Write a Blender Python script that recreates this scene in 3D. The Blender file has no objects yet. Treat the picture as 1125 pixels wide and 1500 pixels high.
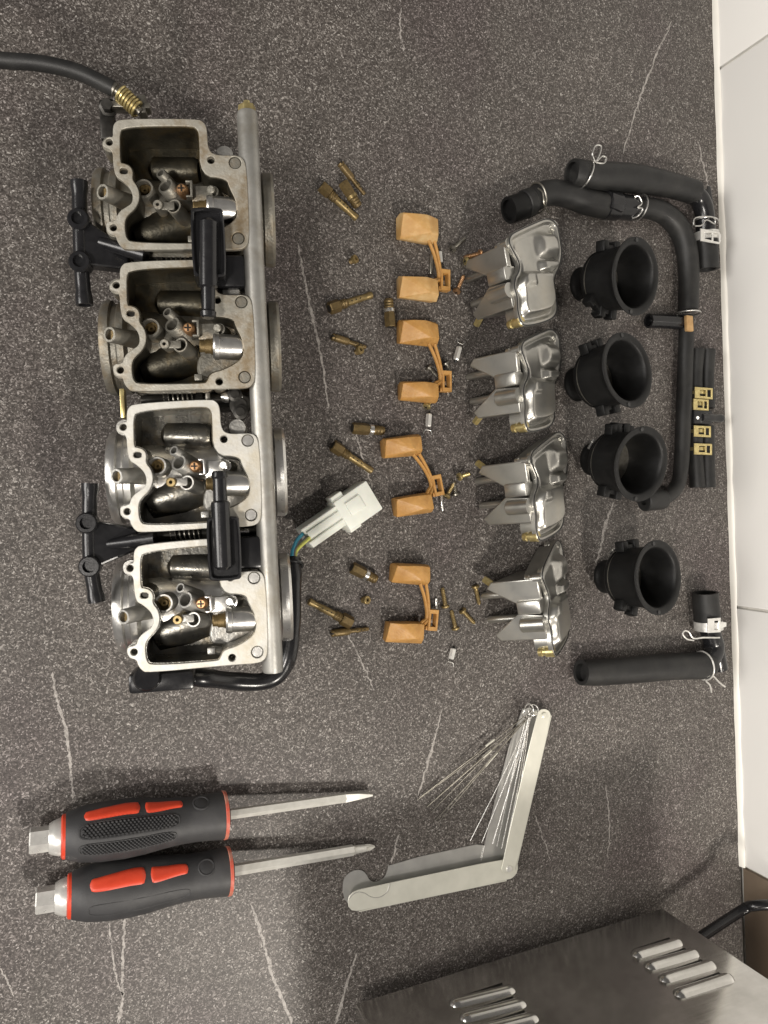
import bpy, bmesh, math, random, mathutils
import mathutils.geometry
from mathutils import Vector, Matrix
random.seed(7)
scene = bpy.context.scene
COL = scene.collection

# ------------------------------------------------------------------ camera
H = 0.52                       # camera height over the counter
T = math.radians(22.3)         # tilt from straight down, towards the wall
F = 1125.0                     # focal length in photo pixels (26 mm equivalent)
cam_d = bpy.data.cameras.new('Camera')
cam = bpy.data.objects.new('Camera', cam_d); COL.objects.link(cam)
cam_d.sensor_fit = 'HORIZONTAL'; cam_d.sensor_width = 36.0; cam_d.lens = 36.0 * F / 1125.0
cam_d.clip_start = 0.01; cam_d.clip_end = 50
_r = Vector((math.cos(T), 0, math.sin(T))); _u = Vector((0, 1, 0)); _b = Vector((-math.sin(T), 0, math.cos(T)))
cam.matrix_world = Matrix(((_r.x, _u.x, _b.x, 0), (_r.y, _u.y, _b.y, 0), (_r.z, _u.z, _b.z, H), (0, 0, 0, 1)))
scene.camera = cam

# ------------------------------------------------------------------ world and lamps (indoor photograph)
w = bpy.data.worlds.new('World'); scene.world = w; w.use_nodes = True
w.node_tree.nodes['Background'].inputs[0].default_value = (1.0, 0.94, 0.90, 1)
w.node_tree.nodes['Background'].inputs[1].default_value = 0.15
def lamp(name, loc, target, size, power, col):
    d = bpy.data.lights.new(name, 'AREA'); d.shape = 'DISK'; d.size = size; d.energy = power; d.color = col
    o = bpy.data.objects.new(name, d); COL.objects.link(o); o.location = loc
    o.rotation_euler = (Vector(target) - Vector(loc)).to_track_quat('-Z', 'Y').to_euler()
lamp('ceiling_lamp', (0.42, -1.05, 1.30), (0.25, -0.1, 0), 0.16, 18, (1.0, 0.93, 0.84))
lamp('room_lamp', (-0.75, -0.45, 1.35), (0.25, -0.05, 0), 0.22, 16, (1.0, 0.94, 0.87))
lamp('wall_fill', (-1.7, 0.1, 0.85), (0.5, 0.0, 0.05), 1.1, 33, (1.0, 0.96, 0.91))  # added soft fill from the room side, brightens the wall; no window known
vs = scene.view_settings
vs.view_transform = 'Standard'; vs.look = 'None'; vs.exposure = 0.0; vs.gamma = 1.0
scene.render.engine = 'CYCLES'

# ------------------------------------------------------------------ photo pixel -> point at height z
def P(px, py, z=0.0):
    u = (px - 562.5) / F; v = -(py - 750.0) / F
    s = (H - z) / (math.cos(T) - u * math.sin(T))
    return Vector((s * (math.sin(T) + u * math.cos(T)), s * v, z))
def mmpx(px, z=0.0):
    return (H - z) / (math.cos(T) - (px - 562.5) / F * math.sin(T)) / F
Z = Vector((0, 0, 1))

# ------------------------------------------------------------------ materials
def newmat(name):
    m = bpy.data.materials.new(name); m.use_nodes = True
    return m, m.node_tree.nodes, m.node_tree.links, m.node_tree.nodes['Principled BSDF']
def mat(name, c1, c2=None, metal=0.0, rough=0.5, rvar=0.1, scale=120, bump=0.0, bscale=900, spec=0.5, stain=None, stain_amt=0.5, sss=0, coat=0):
    m, N, L, B = newmat(name)
    B.inputs['Metallic'].default_value = metal
    B.inputs['Specular IOR Level'].default_value = spec
    if coat: B.inputs['Coat Weight'].default_value = coat; B.inputs['Coat Roughness'].default_value = 0.15
    if c2 is None: c2 = tuple(x * 0.8 for x in c1)
    tc = N.new('ShaderNodeTexCoord')
    n = N.new('ShaderNodeTexNoise'); n.inputs['Scale'].default_value = scale; n.inputs['Detail'].default_value = 6
    L.new(tc.outputs['Object'], n.inputs['Vector'])
    r = N.new('ShaderNodeValToRGB'); r.color_ramp.elements[0].position = 0.32; r.color_ramp.elements[1].position = 0.68
    r.color_ramp.elements[0].color = (*c2, 1); r.color_ramp.elements[1].color = (*c1, 1)
    L.new(n.outputs['Fac'], r.inputs['Fac'])
    out = r.outputs['Color']
    if stain:
        n2 = N.new('ShaderNodeTexNoise'); n2.inputs['Scale'].default_value = scale * 0.55; n2.inputs['Detail'].default_value = 8; n2.inputs['Roughness'].default_value = 0.7
        L.new(tc.outputs['Object'], n2.inputs['Vector'])
        r2 = N.new('ShaderNodeValToRGB'); r2.color_ramp.elements[0].position = 0.48; r2.color_ramp.elements[1].position = 0.66
        r2.color_ramp.elements[0].color = (0, 0, 0, 1); r2.color_ramp.elements[1].color = (stain_amt,) * 3 + (1,)
        L.new(n2.outputs['Fac'], r2.inputs['Fac'])
        mx = N.new('ShaderNodeMix'); mx.data_type = 'RGBA'
        L.new(r2.outputs['Color'], mx.inputs[0]); L.new(out, mx.inputs[6]); mx.inputs[7].default_value = (*stain, 1)
        out = mx.outputs[2]
    L.new(out, B.inputs['Base Color'])
    mr = N.new('ShaderNodeMapRange'); mr.inputs[3].default_value = max(0.03, rough - rvar); mr.inputs[4].default_value = min(1, rough + rvar)
    n3 = N.new('ShaderNodeTexNoise'); n3.inputs['Scale'].default_value = scale * 2.3; n3.inputs['Detail'].default_value = 5
    L.new(tc.outputs['Object'], n3.inputs['Vector']); L.new(n3.outputs['Fac'], mr.inputs[0]); L.new(mr.outputs[0], B.inputs['Roughness'])
    if bump:
        nb = N.new('ShaderNodeTexNoise'); nb.inputs['Scale'].default_value = bscale; nb.inputs['Detail'].default_value = 4
        L.new(tc.outputs['Object'], nb.inputs['Vector'])
        bp = N.new('ShaderNodeBump'); bp.inputs['Strength'].default_value = bump; bp.inputs['Distance'].default_value = 0.0006
        L.new(nb.outputs['Fac'], bp.inputs['Height']); L.new(bp.outputs[0], B.inputs['Normal'])
    if sss:
        B.inputs['Subsurface Weight'].default_value = sss; B.inputs['Subsurface Radius'].default_value = (0.004, 0.002, 0.001); B.inputs['Subsurface Scale'].default_value = 0.5
    return m
M = {}
M['face'] = mat('milled_gasket_face', (.58, .57, .53), (.45, .44, .405), .5, .52, .1, 90, .2, 900, stain=(.42, .36, .24), stain_amt=.5)
M['face_old'] = mat('stained_gasket_face', (.46, .44, .385), (.31, .295, .25), .55, .48, .1, 80, .3, 900, stain=(.19, .13, .06), stain_amt=.8)
M['cast'] = mat('cast_aluminium', (.46, .45, .42), (.32, .315, .295), .75, .42, .12, 90, .35, 700, stain=(.30, .25, .17), stain_amt=.45)
M['cast_old'] = mat('stained_cast_aluminium', (.30, .285, .245), (.17, .162, .138), .7, .48, .12, 80, .4, 700, stain=(.20, .14, .07), stain_amt=.7)
M['chamber'] = mat('fuel_stained_chamber', (.22, .215, .195), (.11, .107, .095), .85, .30, .12, 70, .3, 500, stain=(.20, .14, .05), stain_amt=.5)
M['chamber_old_shaded'] = mat('shaded_fuel_stained_chamber', (.085, .078, .058), (.035, .032, .024), .8, .38, .12, 70, .3, 500, stain=(.10, .065, .02), stain_amt=.7)  # fuel stain, plus the shade of these chambers put into a darker base
M['machined'] = mat('machined_aluminium', (.74, .73, .70), (.60, .59, .56), .95, .3, .08, 150, .1, 1500)
M['bowl'] = mat('float_bowl_aluminium', (.50, .49, .455), (.34, .335, .31), .88, .30, .05, 40, .02, 300, stain=(.38, .33, .23), stain_amt=.3)
M['steel'] = mat('bright_steel', (.70, .69, .66), (.55, .54, .52), .95, .28, .08, 300, .1, 2000)
M['steel_dk'] = mat('tarnished_steel', (.36, .34, .30), (.20, .19, .16), .9, .36, .1, 300)
M['white_steel'] = mat('pale_plated_steel', (.80, .79, .75), (.66, .65, .62), .6, .3, .08, 200)
M['brass'] = mat('tarnished_brass', (.22, .155, .065), (.11, .078, .034), .6, .42, .12, 260, .3, 1500, stain=(.09, .06, .03), stain_amt=.8)
M['brass_lt'] = mat('pale_brass', (.34, .255, .115), (.19, .14, .06), .65, .4, .1, 300, .2, 1500, stain=(.16, .11, .05), stain_amt=.6)
M['zinc'] = mat('yellow_zinc', (.66, .56, .27), (.50, .40, .18), .85, .33, .1, 300)
M['copper'] = mat('reddish_plated_steel', (.48, .28, .15), (.30, .17, .08), .8, .38, .1, 300)
M['black'] = mat('black_plastic', (.012, .012, .013), (.007, .007, .008), 0, .24, .06, 200, .05, 800)
M['rubber'] = mat('black_rubber', (.017, .017, .0165), (.010, .010, .010), 0, .50, .1, 90, .15, 1200, spec=.4, stain=(.030, .029, .027), stain_amt=.5)
M['boot'] = mat('matt_black_rubber', (.0065, .0065, .0065), (.004, .004, .004), 0, .48, .1, 90, .1, 900, spec=.28)
M['dark'] = mat('oily_dark_steel', (.05, .047, .042), (.02, .019, .017), .7, .4, .1, 150)
M['float'] = mat('honey_float_plastic', (.56, .315, .10), (.38, .19, .048), 0, .46, .12, 85, .5, 420, stain=(.27, .13, .032), stain_amt=.8, sss=.1)
M['float_pale'] = mat('chalky_float_plastic', (.60, .375, .15), (.44, .24, .07), 0, .55, .1, 85, .5, 420, stain=(.60, .45, .24), stain_amt=.7, sss=.1)
M['white_pl'] = mat('white_nylon', (.74, .76, .70), (.66, .68, .62), 0, .4, .06, 100, sss=.1)
M['cream'] = mat('cream_painted_steel', (.68, .67, .59), (.60, .595, .52), .35, .38, .06, 70)
M['tin'] = mat('grey_tin_sheet', (.56, .555, .53), (.44, .435, .42), .65, .34, .08, 60)
M['shaft'] = mat('satin_chrome_steel', (.74, .73, .68), (.64, .63, .58), .45, .36, .06, 200)
M['rail'] = mat('dull_cast_rail', (.40, .395, .37), (.29, .285, .265), .7, .46, .1, 60, .18, 350, stain=(.22, .19, .14), stain_amt=.5)
M['grip'] = mat('charcoal_grip_rubber', (.034, .034, .036), (.022, .022, .023), 0, .56, .12, 60, .15, 1500, stain=(.055, .053, .05), stain_amt=.45)
M['red'] = mat('red_grip_plastic', (.62, .058, .022), (.50, .042, .016), 0, .42, .06, 90, .1, 900)
M['red_worn'] = mat('worn_red_collar', (.52, .06, .035), (.40, .14, .09), 0, .5, .08, 220, stain=(.50, .34, .26), stain_amt=.6)
M['blue'] = mat('blue_wire', (.07, .46, .68), None, 0, .4)
M['yellow'] = mat('yellow_wire', (.70, .72, .16), None, 0, .4)
M['grey'] = mat('grey_wire', (.20, .20, .20), None, 0, .4)
M['wood'] = mat('tan_stick', (.46, .29, .13), (.34, .20, .08), 0, .6, .05, 200)
M['tile'] = mat('white_glazed_tile', (.90, .885, .85), (.87, .855, .82), 0, .14, .03, 6)
M['tile_brown'] = mat('brown_glazed_tile', (.24, .185, .135), (.19, .145, .105), 0, .2, .04, 20)
M['grout'] = mat('grout', (.62, .60, .55), None, 0, .8)
M['caulk'] = mat('white_sealant', (.80, .78, .72), (.74, .72, .66), 0, .35, .08, 30)
M['oring'] = mat('black_gasket', (.014, .014, .014), None, 0, .35)

def brushed():
    m, N, L, B = newmat('brushed_stainless')
    tc = N.new('ShaderNodeTexCoord'); mp = N.new('ShaderNodeMapping'); mp.inputs['Scale'].default_value = (6, 6, 900)
    L.new(tc.outputs['Object'], mp.inputs['Vector'])
    n = N.new('ShaderNodeTexNoise'); n.inputs['Scale'].default_value = 1.0; n.inputs['Detail'].default_value = 4
    L.new(mp.outputs[0], n.inputs['Vector'])
    n2 = N.new('ShaderNodeTexNoise'); n2.inputs['Scale'].default_value = 26; n2.inputs['Detail'].default_value = 7; n2.inputs['Roughness'].default_value = .65
    L.new(tc.outputs['Object'], n2.inputs['Vector'])
    ad = N.new('ShaderNodeMath'); ad.operation = 'ADD'; L.new(n.outputs['Fac'], ad.inputs[0]); L.new(n2.outputs['Fac'], ad.inputs[1])
    mr = N.new('ShaderNodeMapRange'); mr.inputs[1].default_value = .6; mr.inputs[2].default_value = 1.4; mr.inputs[3].default_value = .13; mr.inputs[4].default_value = .27
    L.new(ad.outputs[0], mr.inputs[0]); L.new(mr.outputs[0], B.inputs['Roughness'])
    cr = N.new('ShaderNodeValToRGB'); cr.color_ramp.elements[0].color = (.50, .49, .465, 1); cr.color_ramp.elements[1].color = (.68, .67, .645, 1)
    cr.color_ramp.elements[0].position = .35; cr.color_ramp.elements[1].position = .65
    L.new(n2.outputs['Fac'], cr.inputs['Fac']); L.new(cr.outputs[0], B.inputs['Base Color'])
    B.inputs['Metallic'].default_value = 1
    return m
M['stainless'] = brushed()

def counter_mat(vein=False):
    m, N, L, B = newmat('speckled_vein' if vein else 'speckled_grey_laminate')
    tc = N.new('ShaderNodeTexCoord'); geo = N.new('ShaderNodeNewGeometry'); co = geo.outputs['Position']
    def noise(s, d=3, r=.5):
        n = N.new('ShaderNodeTexNoise'); n.inputs['Scale'].default_value = s; n.inputs['Detail'].default_value = d; n.inputs['Roughness'].default_value = r
        L.new(co, n.inputs['Vector']); return n
    def ramp(src, stops):
        r = N.new('ShaderNodeValToRGB'); e = r.color_ramp.elements
        while len(e) < len(stops): e.new(0.5)
        for i, (p, c) in enumerate(stops): e[i].position = p; e[i].color = (*c, 1)
        L.new(src, r.inputs['Fac']); return r.outputs['Color']
    def mix(f, a, b, mode='MIX'):
        x = N.new('ShaderNodeMix'); x.data_type = 'RGBA'; x.blend_type = mode
        if isinstance(f, float): x.inputs[0].default_value = f
        else: L.new(f, x.inputs[0])
        for i, q in ((6, a), (7, b)):
            if isinstance(q, tuple): x.inputs[i].default_value = (*q, 1)
            else: L.new(q, x.inputs[i])
        return x.outputs[2]
    warp = noise(260, 2)
    add = N.new('ShaderNodeMix'); add.data_type = 'RGBA'; add.blend_type = 'LINEAR_LIGHT'; add.inputs[0].default_value = .0022
    L.new(co, add.inputs[6]); L.new(warp.outputs['Color'], add.inputs[7])
    vo = N.new('ShaderNodeTexVoronoi'); vo.inputs['Scale'].default_value = 1250; L.new(add.outputs[2], vo.inputs['Vector'])
    sep = N.new('ShaderNodeSeparateColor'); L.new(vo.outputs['Color'], sep.inputs[0])
    base = ramp(sep.outputs[0], [(0, (.030, .026, .024)), (.40, (.056, .049, .045)), (.62, (.098, .088, .082)), (.82, (.20, .184, .174)), (.96, (.39, .37, .355)), (1, (.66, .64, .62))])
    n1 = noise(620, 4, .7)
    base = mix(.36, base, ramp(n1.outputs['Fac'], [(.34, (.028, .025, .023)), (.5, (.080, .072, .067)), (.66, (.24, .225, .215))]))
    # mottled print, with the reddish tint of the light put into its clouds
    n2 = noise(9, 4)
    base = mix(1.0, base, ramp(n2.outputs['Fac'], [(.30, (.70, .645, .655)), (.5, (.80, .785, .76)), (.7, (.92, .90, .87))]), 'MULTIPLY')
    if vein:
        n4 = noise(300, 5, .75)
        f = ramp(n4.outputs['Fac'], [(.34, (.05, .05, .05)), (.56, (.85, .85, .85))])
        base = mix(f, base, (.40, .375, .35))
    L.new(base, B.inputs['Base Color'])
    mr = N.new('ShaderNodeMapRange'); mr.inputs[3].default_value = .38; mr.inputs[4].default_value = .56
    L.new(n1.outputs['Fac'], mr.inputs[0]); L.new(mr.outputs[0], B.inputs['Roughness'])
    B.inputs['Specular IOR Level'].default_value = .36
    bp = N.new('ShaderNodeBump'); bp.inputs['Strength'].default_value = .35; bp.inputs['Distance'].default_value = .0004
    L.new(n1.outputs['Fac'], bp.inputs['Height']); L.new(bp.outputs[0], B.inputs['Normal'])
    return m
M['counter'] = counter_mat(); M['vein'] = counter_mat(True)

# ------------------------------------------------------------------ object helpers
WL = {}
def wl(o): return WL.get(o.name, Vector((0, 0, 0)))
def thing(name, label, cat, loc, group=None):
    o = bpy.data.objects.new(name, None); COL.objects.link(o); o.empty_display_size = .01
    o.location = loc; WL[o.name] = Vector(loc); o['label'] = label; o['category'] = cat
    if group: o['group'] = group
    return o
def tag(o, label, cat, group=None):
    o['label'] = label; o['category'] = cat
    if group: o['group'] = group
    return o
def obj(name, bm, m, parent=None, smooth=35, label=None, base=False):
    """one mesh object from a bmesh in world coordinates"""
    bmesh.ops.remove_doubles(bm, verts=bm.verts, dist=1e-6)
    bmesh.ops.recalc_face_normals(bm, faces=bm.faces)
    me = bpy.data.meshes.new(name); 
    lo = Vector((1e9,) * 3); hi = Vector((-1e9,) * 3)
    for v in bm.verts:
        for i in range(3): lo[i] = min(lo[i], v.co[i]); hi[i] = max(hi[i], v.co[i])
    c = (lo + hi) / 2
    if base: c.z = lo.z
    bmesh.ops.translate(bm, verts=bm.verts, vec=-c)
    bm.to_mesh(me); bm.free()
    if smooth:
        for p in me.polygons: p.use_smooth = True
        me.set_sharp_from_angle(angle=math.radians(smooth))
    ms = m if isinstance(m, (list, tuple)) else [m]
    for k in ms: me.materials.append(M[k])
    o = bpy.data.objects.new(name, me); COL.objects.link(o)
    o.location = c - (wl(parent) if parent else Vector((0, 0, 0))); WL[o.name] = c
    if parent: o.parent = parent
    if label: o['label'] = label
    return o
def frame(d, up=None):
    d = d.normalized(); up = up or (Z if abs(d.z) < .95 else Vector((0, 1, 0)))
    x = up.cross(d).normalized(); y = d.cross(x)
    return x, y, d
def lathe(bm, A, B, prof, seg=24, ab=(1, 1), up=None, spin=0):
    """prof: (fraction along A->B, radius m); a profile may run back inside to make a bore"""
    x, y, d = frame(B - A, up); rings = []
    for t, r in prof:
        c = A + (B - A) * t
        rings.append([bm.verts.new(c + x * (ab[0] * r * math.cos(2 * math.pi * (i + spin) / seg)) + y * (ab[1] * r * math.sin(2 * math.pi * (i + spin) / seg))) for i in range(seg)])
    for p, q in zip(rings, rings[1:]):
        for i in range(seg): bm.faces.new((p[i], p[(i + 1) % seg], q[(i + 1) % seg], q[i]))
    bm.faces.new(rings[0][::-1]); bm.faces.new(rings[-1])
    return bm
def cyl(A, B, prof, seg=24, bm=None, **k):
    return lathe(bm or bmesh.new(), A, B, prof, seg, **k)
def catmull(pts, n=8):
    pts = [Vector(p) for p in pts]
    if len(pts) == 2: return [pts[0].lerp(pts[1], i / n) for i in range(n + 1)]
    out = []; e = [2 * pts[0] - pts[1]] + pts + [2 * pts[-1] - pts[-2]]
    for i in range(1, len(e) - 2):
        for k in range(n):
            t = k / n; a, b, c, d = e[i - 1:i + 3]
            out.append(.5 * ((2 * b) + (c - a) * t + (2 * a - 5 * b + 4 * c - d) * t * t + (3 * b - a - 3 * c + d) * t ** 3))
    return out + [pts[-1]]
def tube(pts, r, seg=14, n=8, bm=None, hollow=0, closed=False, flat=1.0, jitter=0):
    """swept tube; r a number or function of 0..1; hollow = wall thickness (open bores at both ends)"""
    bm = bm or bmesh.new(); c = catmull(pts, n) if n else [Vector(p) for p in pts]
    rf = r if callable(r) else (lambda t: r)
    nrm = None; rings = []; K = len(c) - 1
    fr = []
    for i, p in enumerate(c):
        d = (c[min(i + 1, K)] - c[max(i - 1, 0)]).normalized()
        if nrm is None: nrm = (Z if abs(d.z) < .9 else Vector((0, 1, 0))).cross(d).normalized()
        nrm = (nrm - d * nrm.dot(d)).normalized(); fr.append((p, nrm.copy(), d.cross(nrm)))
    def ring(f, rad): return [bm.verts.new(f[0] + f[1] * rad * math.cos(2 * math.pi * k / seg) + f[2] * rad * flat * math.sin(2 * math.pi * k / seg)) for k in range(seg)]
    seq = [(f, rf(i / K)) for i, f in enumerate(fr)]
    if hollow:
        dep = max(1, min(3, K // 3))
        pre = [(fr[j], rf(j / K) - hollow) for j in range(dep, -1, -1)]
        post = [(fr[K - j], rf(1 - j / K) - hollow) for j in range(0, dep + 1)]
        seq = pre + seq + post
    for f, rad in seq: rings.append(ring(f, rad))
    for p, q in zip(rings, rings[1:]):
        for i in range(seg): bm.faces.new((p[i], p[(i + 1) % seg], q[(i + 1) % seg], q[i]))
    bm.faces.new(rings[0][::-1]); bm.faces.new(rings[-1])
    return bm
def box(c, ex, ey, ez, bm=None, bev=0, seg=2):
    """c centre, ex ey ez half-extent vectors"""
    b2 = bmesh.new(); vs_ = []
    for i in (-1, 1):
        for j in (-1, 1):
            for k in (-1, 1): vs_.append(b2.verts.new(c + ex * i + ey * j + ez * k))
    for f in ((0, 1, 3, 2), (4, 6, 7, 5), (0, 4, 5, 1), (2, 3, 7, 6), (0, 2, 6, 4), (1, 5, 7, 3)): b2.faces.new([vs_[i] for i in f])
    bmesh.ops.recalc_face_normals(b2, faces=b2.faces)
    if bev: bmesh.ops.bevel(b2, geom=b2.edges[:], offset=bev, segments=seg, affect='EDGES', profile=.5)
    return merge(bm, b2)
def merge(bm, b2):
    if bm is None: return b2
    me = bpy.data.meshes.new('tmp'); b2.to_mesh(me); b2.free(); bm.from_mesh(me); bpy.data.meshes.remove(me); return bm
def hull(pts, bev=0, seg=2, bm=None):
    b2 = bmesh.new()
    for p in pts: b2.verts.new(p)
    r = bmesh.ops.convex_hull(b2, input=b2.verts)
    bmesh.ops.delete(b2, geom=[v for v in b2.verts if not v.link_faces], context='VERTS')
    bmesh.ops.dissolve_limit(b2, angle_limit=.02, verts=b2.verts, edges=b2.edges)
    if bev: bmesh.ops.bevel(b2, geom=b2.edges[:], offset=bev, segments=seg, affect='EDGES', profile=.5, clamp_overlap=True)
    return merge(bm, b2)
def chaikin(p, n=2):
    for _ in range(n):
        q = []
        for i in range(len(p)):
            a, b = Vector(p[i]), Vector(p[(i + 1) % len(p)]); q += [a * .75 + b * .25, a * .25 + b * .75]
        p = q
    return p
def circ(c, r, n=16, sy=1): return [(c[0] + r * math.cos(2 * math.pi * i / n), c[1] + sy * r * math.sin(2 * math.pi * i / n)) for i in range(n)]
def offset(poly, d):
    poly = [Vector(p) for p in poly]; n = len(poly)
    A = sum(poly[i].x * poly[(i + 1) % n].y - poly[(i + 1) % n].x * poly[i].y for i in range(n)); s = 1 if A > 0 else -1
    r = []
    for i in range(n):
        t = (poly[(i + 1) % n] - poly[i - 1]).normalized(); r.append(poly[i] + Vector((t.y, -t.x)) * d * s)
    return r
def inside(p, poly):
    c = False; n = len(poly); j = n - 1
    for i in range(n):
        a, b = poly[i], poly[j]
        if (a[1] > p[1]) != (b[1] > p[1]) and p[0] < (b[0] - a[0]) * (p[1] - a[1]) / (b[1] - a[1]) + a[0]: c = not c
        j = i
    return c
def cap_tris(loops):
    vs_ = []; es = []
    for lp in loops:
        k = len(vs_); n = len(lp); vs_ += [Vector((p[0] * 1000, p[1] * 1000)) for p in lp]; es += [(k + i, k + (i + 1) % n) for i in range(n)]
    v, e, f, *_ = mathutils.geometry.delaunay_2d_cdt(vs_, es, [], 0, 1e-7)
    out = []
    for t in f:
        c = sum((v[i] for i in t), Vector((0, 0))) / len(t) / 1000
        if inside(c, loops[0]) and not any(inside(c, h) for h in loops[1:]): out.append(t)
    return [q / 1000 for q in v], out
def plate(outer, holes, c0, c1, mx, bev=0.0, bm=None):
    """flat plate with holes; local (a,b,c) mapped to the world by function mx"""
    b2 = bmesh.new(); loops = [[Vector(p) for p in lp] for lp in [outer] + holes]
    tops = [offset(lp, -bev if k == 0 else bev) for k, lp in enumerate(loops)] if bev else loops
    for lp, tp in zip(loops, tops):
        n = len(lp); lev = [(lp, c0), (lp, c1 - bev)] + ([(tp, c1)] if bev else [])
        rg = [[b2.verts.new(mx(p.x, p.y, c)) for p in l] for l, c in lev]
        for p, q in zip(rg, rg[1:]):
            for i in range(n): b2.faces.new((p[i], p[(i + 1) % n], q[(i + 1) % n], q[i]))
    for lps, c in ((loops, c0), (tops, c1)):
        v, f = cap_tris(lps); vv = [b2.verts.new(mx(q.x, q.y, c)) for q in v]
        for t in f: b2.faces.new([vv[i] for i in t])
    bmesh.ops.remove_doubles(b2, verts=b2.verts, dist=2e-6)
    bmesh.ops.delete(b2, geom=[v for v in b2.verts if not v.link_faces], context='VERTS')
    return merge(bm, b2)
def helix(A, B, r, turns, wire, bm=None):
    x, y, d = frame(B - A); n = turns * 14
    pts = [A + (B - A) * (i / n) + x * r * math.cos(2 * math.pi * i / 14) + y * r * math.sin(2 * math.pi * i / 14) for i in range(n + 1)]
    return tube(pts, wire, 6, 0, bm)
def ringwire(C, nrm, r, wire, a0=0, a1=360, seg=28, bm=None):
    x, y, d = frame(nrm)
    pts = [C + x * r * math.cos(math.radians(a0 + (a1 - a0) * i / seg)) + y * r * math.sin(math.radians(a0 + (a1 - a0) * i / seg)) for i in range(seg + 1)]
    return tube(pts, wire, 8, 0, bm)

# ------------------------------------------------------------------ setting: counter, wall
E0, E1 = P(1046, 0), P(1086, 1277)
wd = (E0 - E1).normalized(); wn = Vector((-wd.y, wd.x, 0))
if wn.x > 0: wn = -wn                         # wall normal, into the room
def W(s, z, d=0.0):                            # s along the wall (up the picture), d out from it
    return E1 + wd * s + Z * z + wn * d
bm = box(W(.35, -.02, .325), wd * .95, wn * .325, Z * .02, bev=.0015)
counter = obj('countertop', bm, 'counter', smooth=0); counter['kind'] = 'structure'
veins = [
 [(76, 985, 2.6), (85, 1030, 3), (97, 1070, 3.2), (103, 1120, 3), (107, 1170, 2.4)],
 [(183, 1345, 2.6), (180, 1400, 3), (179, 1440, 3.2), (180, 1458, 3.4), (174, 1500, 3.2)],
 [(160, 1345, 1.6), (165, 1400, 1.8), (172, 1440, 2), (180, 1458, 2.4)],
 [(368, 1325, 1.6), (380, 1360, 3), (400, 1430, 3.4), (428, 1500, 3.6)],
 [(524, 1395, 1.4), (508, 1440, 2.4), (492, 1500, 2.8)],
 [(436, 355, 1.5), (446, 410, 2.2), (456, 455, 2.6), (470, 520, 2.4), (482, 600, 1.6)],
 [(520, 630, 1.2), (530, 665, 1.8), (545, 715, 1.4)],
 [(985, 30, 1.2), (960, 85, 1.8), (935, 150, 2.0), (912, 225, 1.6)],
 [(588, 10, 1.2), (586, 40, 1.8), (592, 75, 1.2)],
 [(648, 1040, 1.2), (632, 1100, 2.4), (612, 1165, 2.2)],
 [(584, 1222, 1.6), (573, 1265, 1.8)],
 [(900, 735, 1.4), (890, 760, 2.6), (880, 800, 2.2), (872, 830, 1.2)],
 [(784, 1195, 1.2), (798, 1235, 1.2), (806, 1260, .8)],
 [(888, 1150, 1.0), (893, 1210, 1.0), (890, 1260, .6)],
 [(1022, 205, 1.0), (1032, 250, 1.6), (1042, 290, 1.2)],
 [(505, 920, 1.0), (530, 970, 1.6), (548, 1010, 1.0)],
 [(0, 1418, 1.4), (12, 1440, 1.8), (20, 1460, 1.0)],
]
rv = random.Random(3)
for ln in veins:
    c = catmull([Vector((a, b, q)) for a, b, q in ln], 12); b2 = bmesh.new(); L_ = []
    for i, p in enumerate(c):
        d = c[min(i + 1, len(c) - 1)] - c[max(i - 1, 0)]; n_ = Vector((-d.y, d.x)).normalized()
        j = rv.uniform(-1.3, 1.3); wd_ = p.z * rv.uniform(.45, 1.1) * .85
        if i in (0, len(c) - 1): wd_ *= .2
        L_.append((b2.verts.new(P(p.x + n_.x * (j - wd_), p.y + n_.y * (j - wd_), .00012)), b2.verts.new(P(p.x + n_.x * (j + wd_), p.y + n_.y * (j + wd_), .00012))))
    for a, b in zip(L_, L_[1:]): b2.faces.new((a[0], a[1], b[1], b[0]))
    obj('vein', b2, 'vein', counter, smooth=0)

bm = box(W(.35, .25, -.0225), wd * .95, wn * .020, Z * .29)
wall = obj('wall', bm, 'grout', smooth=0); wall['kind'] = 'structure'
s_j = (P(1068, 889) - E1).dot(wd); s_b = 0.006
def tile_at(s0, s1, z0, z1, m, d=.0):
    g = .0011
    obj('tile', box(W((s0 + s1) / 2, (z0 + z1) / 2, -.0045 + d), wd * ((s1 - s0) / 2 - g), wn * .0055, Z * ((z1 - z0) / 2 - g), bev=.0012), m, wall)
TL = (P(1052, 105) - E1).dot(wd) - s_j
for row in range(2):
    z0, z1 = .0012 + row * .25, .25 + row * .25
    tile_at(s_b, s_j, z0, z1, 'tile'); tile_at(s_j, s_j + TL, z0, z1, 'tile'); tile_at(s_j + TL, s_j + 2 * TL - .1, z0, z1, 'tile')
for k in range(2):
    for row, (z0, z1) in enumerate(((.0012, .0385), (.0385, .25), (.25, .5))):
        tile_at(s_b - .30 * (k + 1), s_b - .30 * k, z0, z1, 'tile_brown')
# sealant bead along the back edge
bm = bmesh.new(); prof = [(.0010, 0), (.0030, .0002), (.0026, .0026), (.0018, .0048), (.0010, .0054)]; rs = []
for i in range(61):
    s = s_b + (1.0 - s_b) * i / 60; q = 1 + .12 * math.sin(i * 1.7) + rv.uniform(-.06, .06)
    rs.append([bm.verts.new(W(s, zz * q + .0001, dd * q)) for dd, zz in prof])
for a, b in zip(rs, rs[1:]):
    for k in range(len(prof) - 1): bm.faces.new((a[k], a[k + 1], b[k + 1], b[k]))
obj('sealant_bead', bm, 'caulk', wall, smooth=60)

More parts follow.
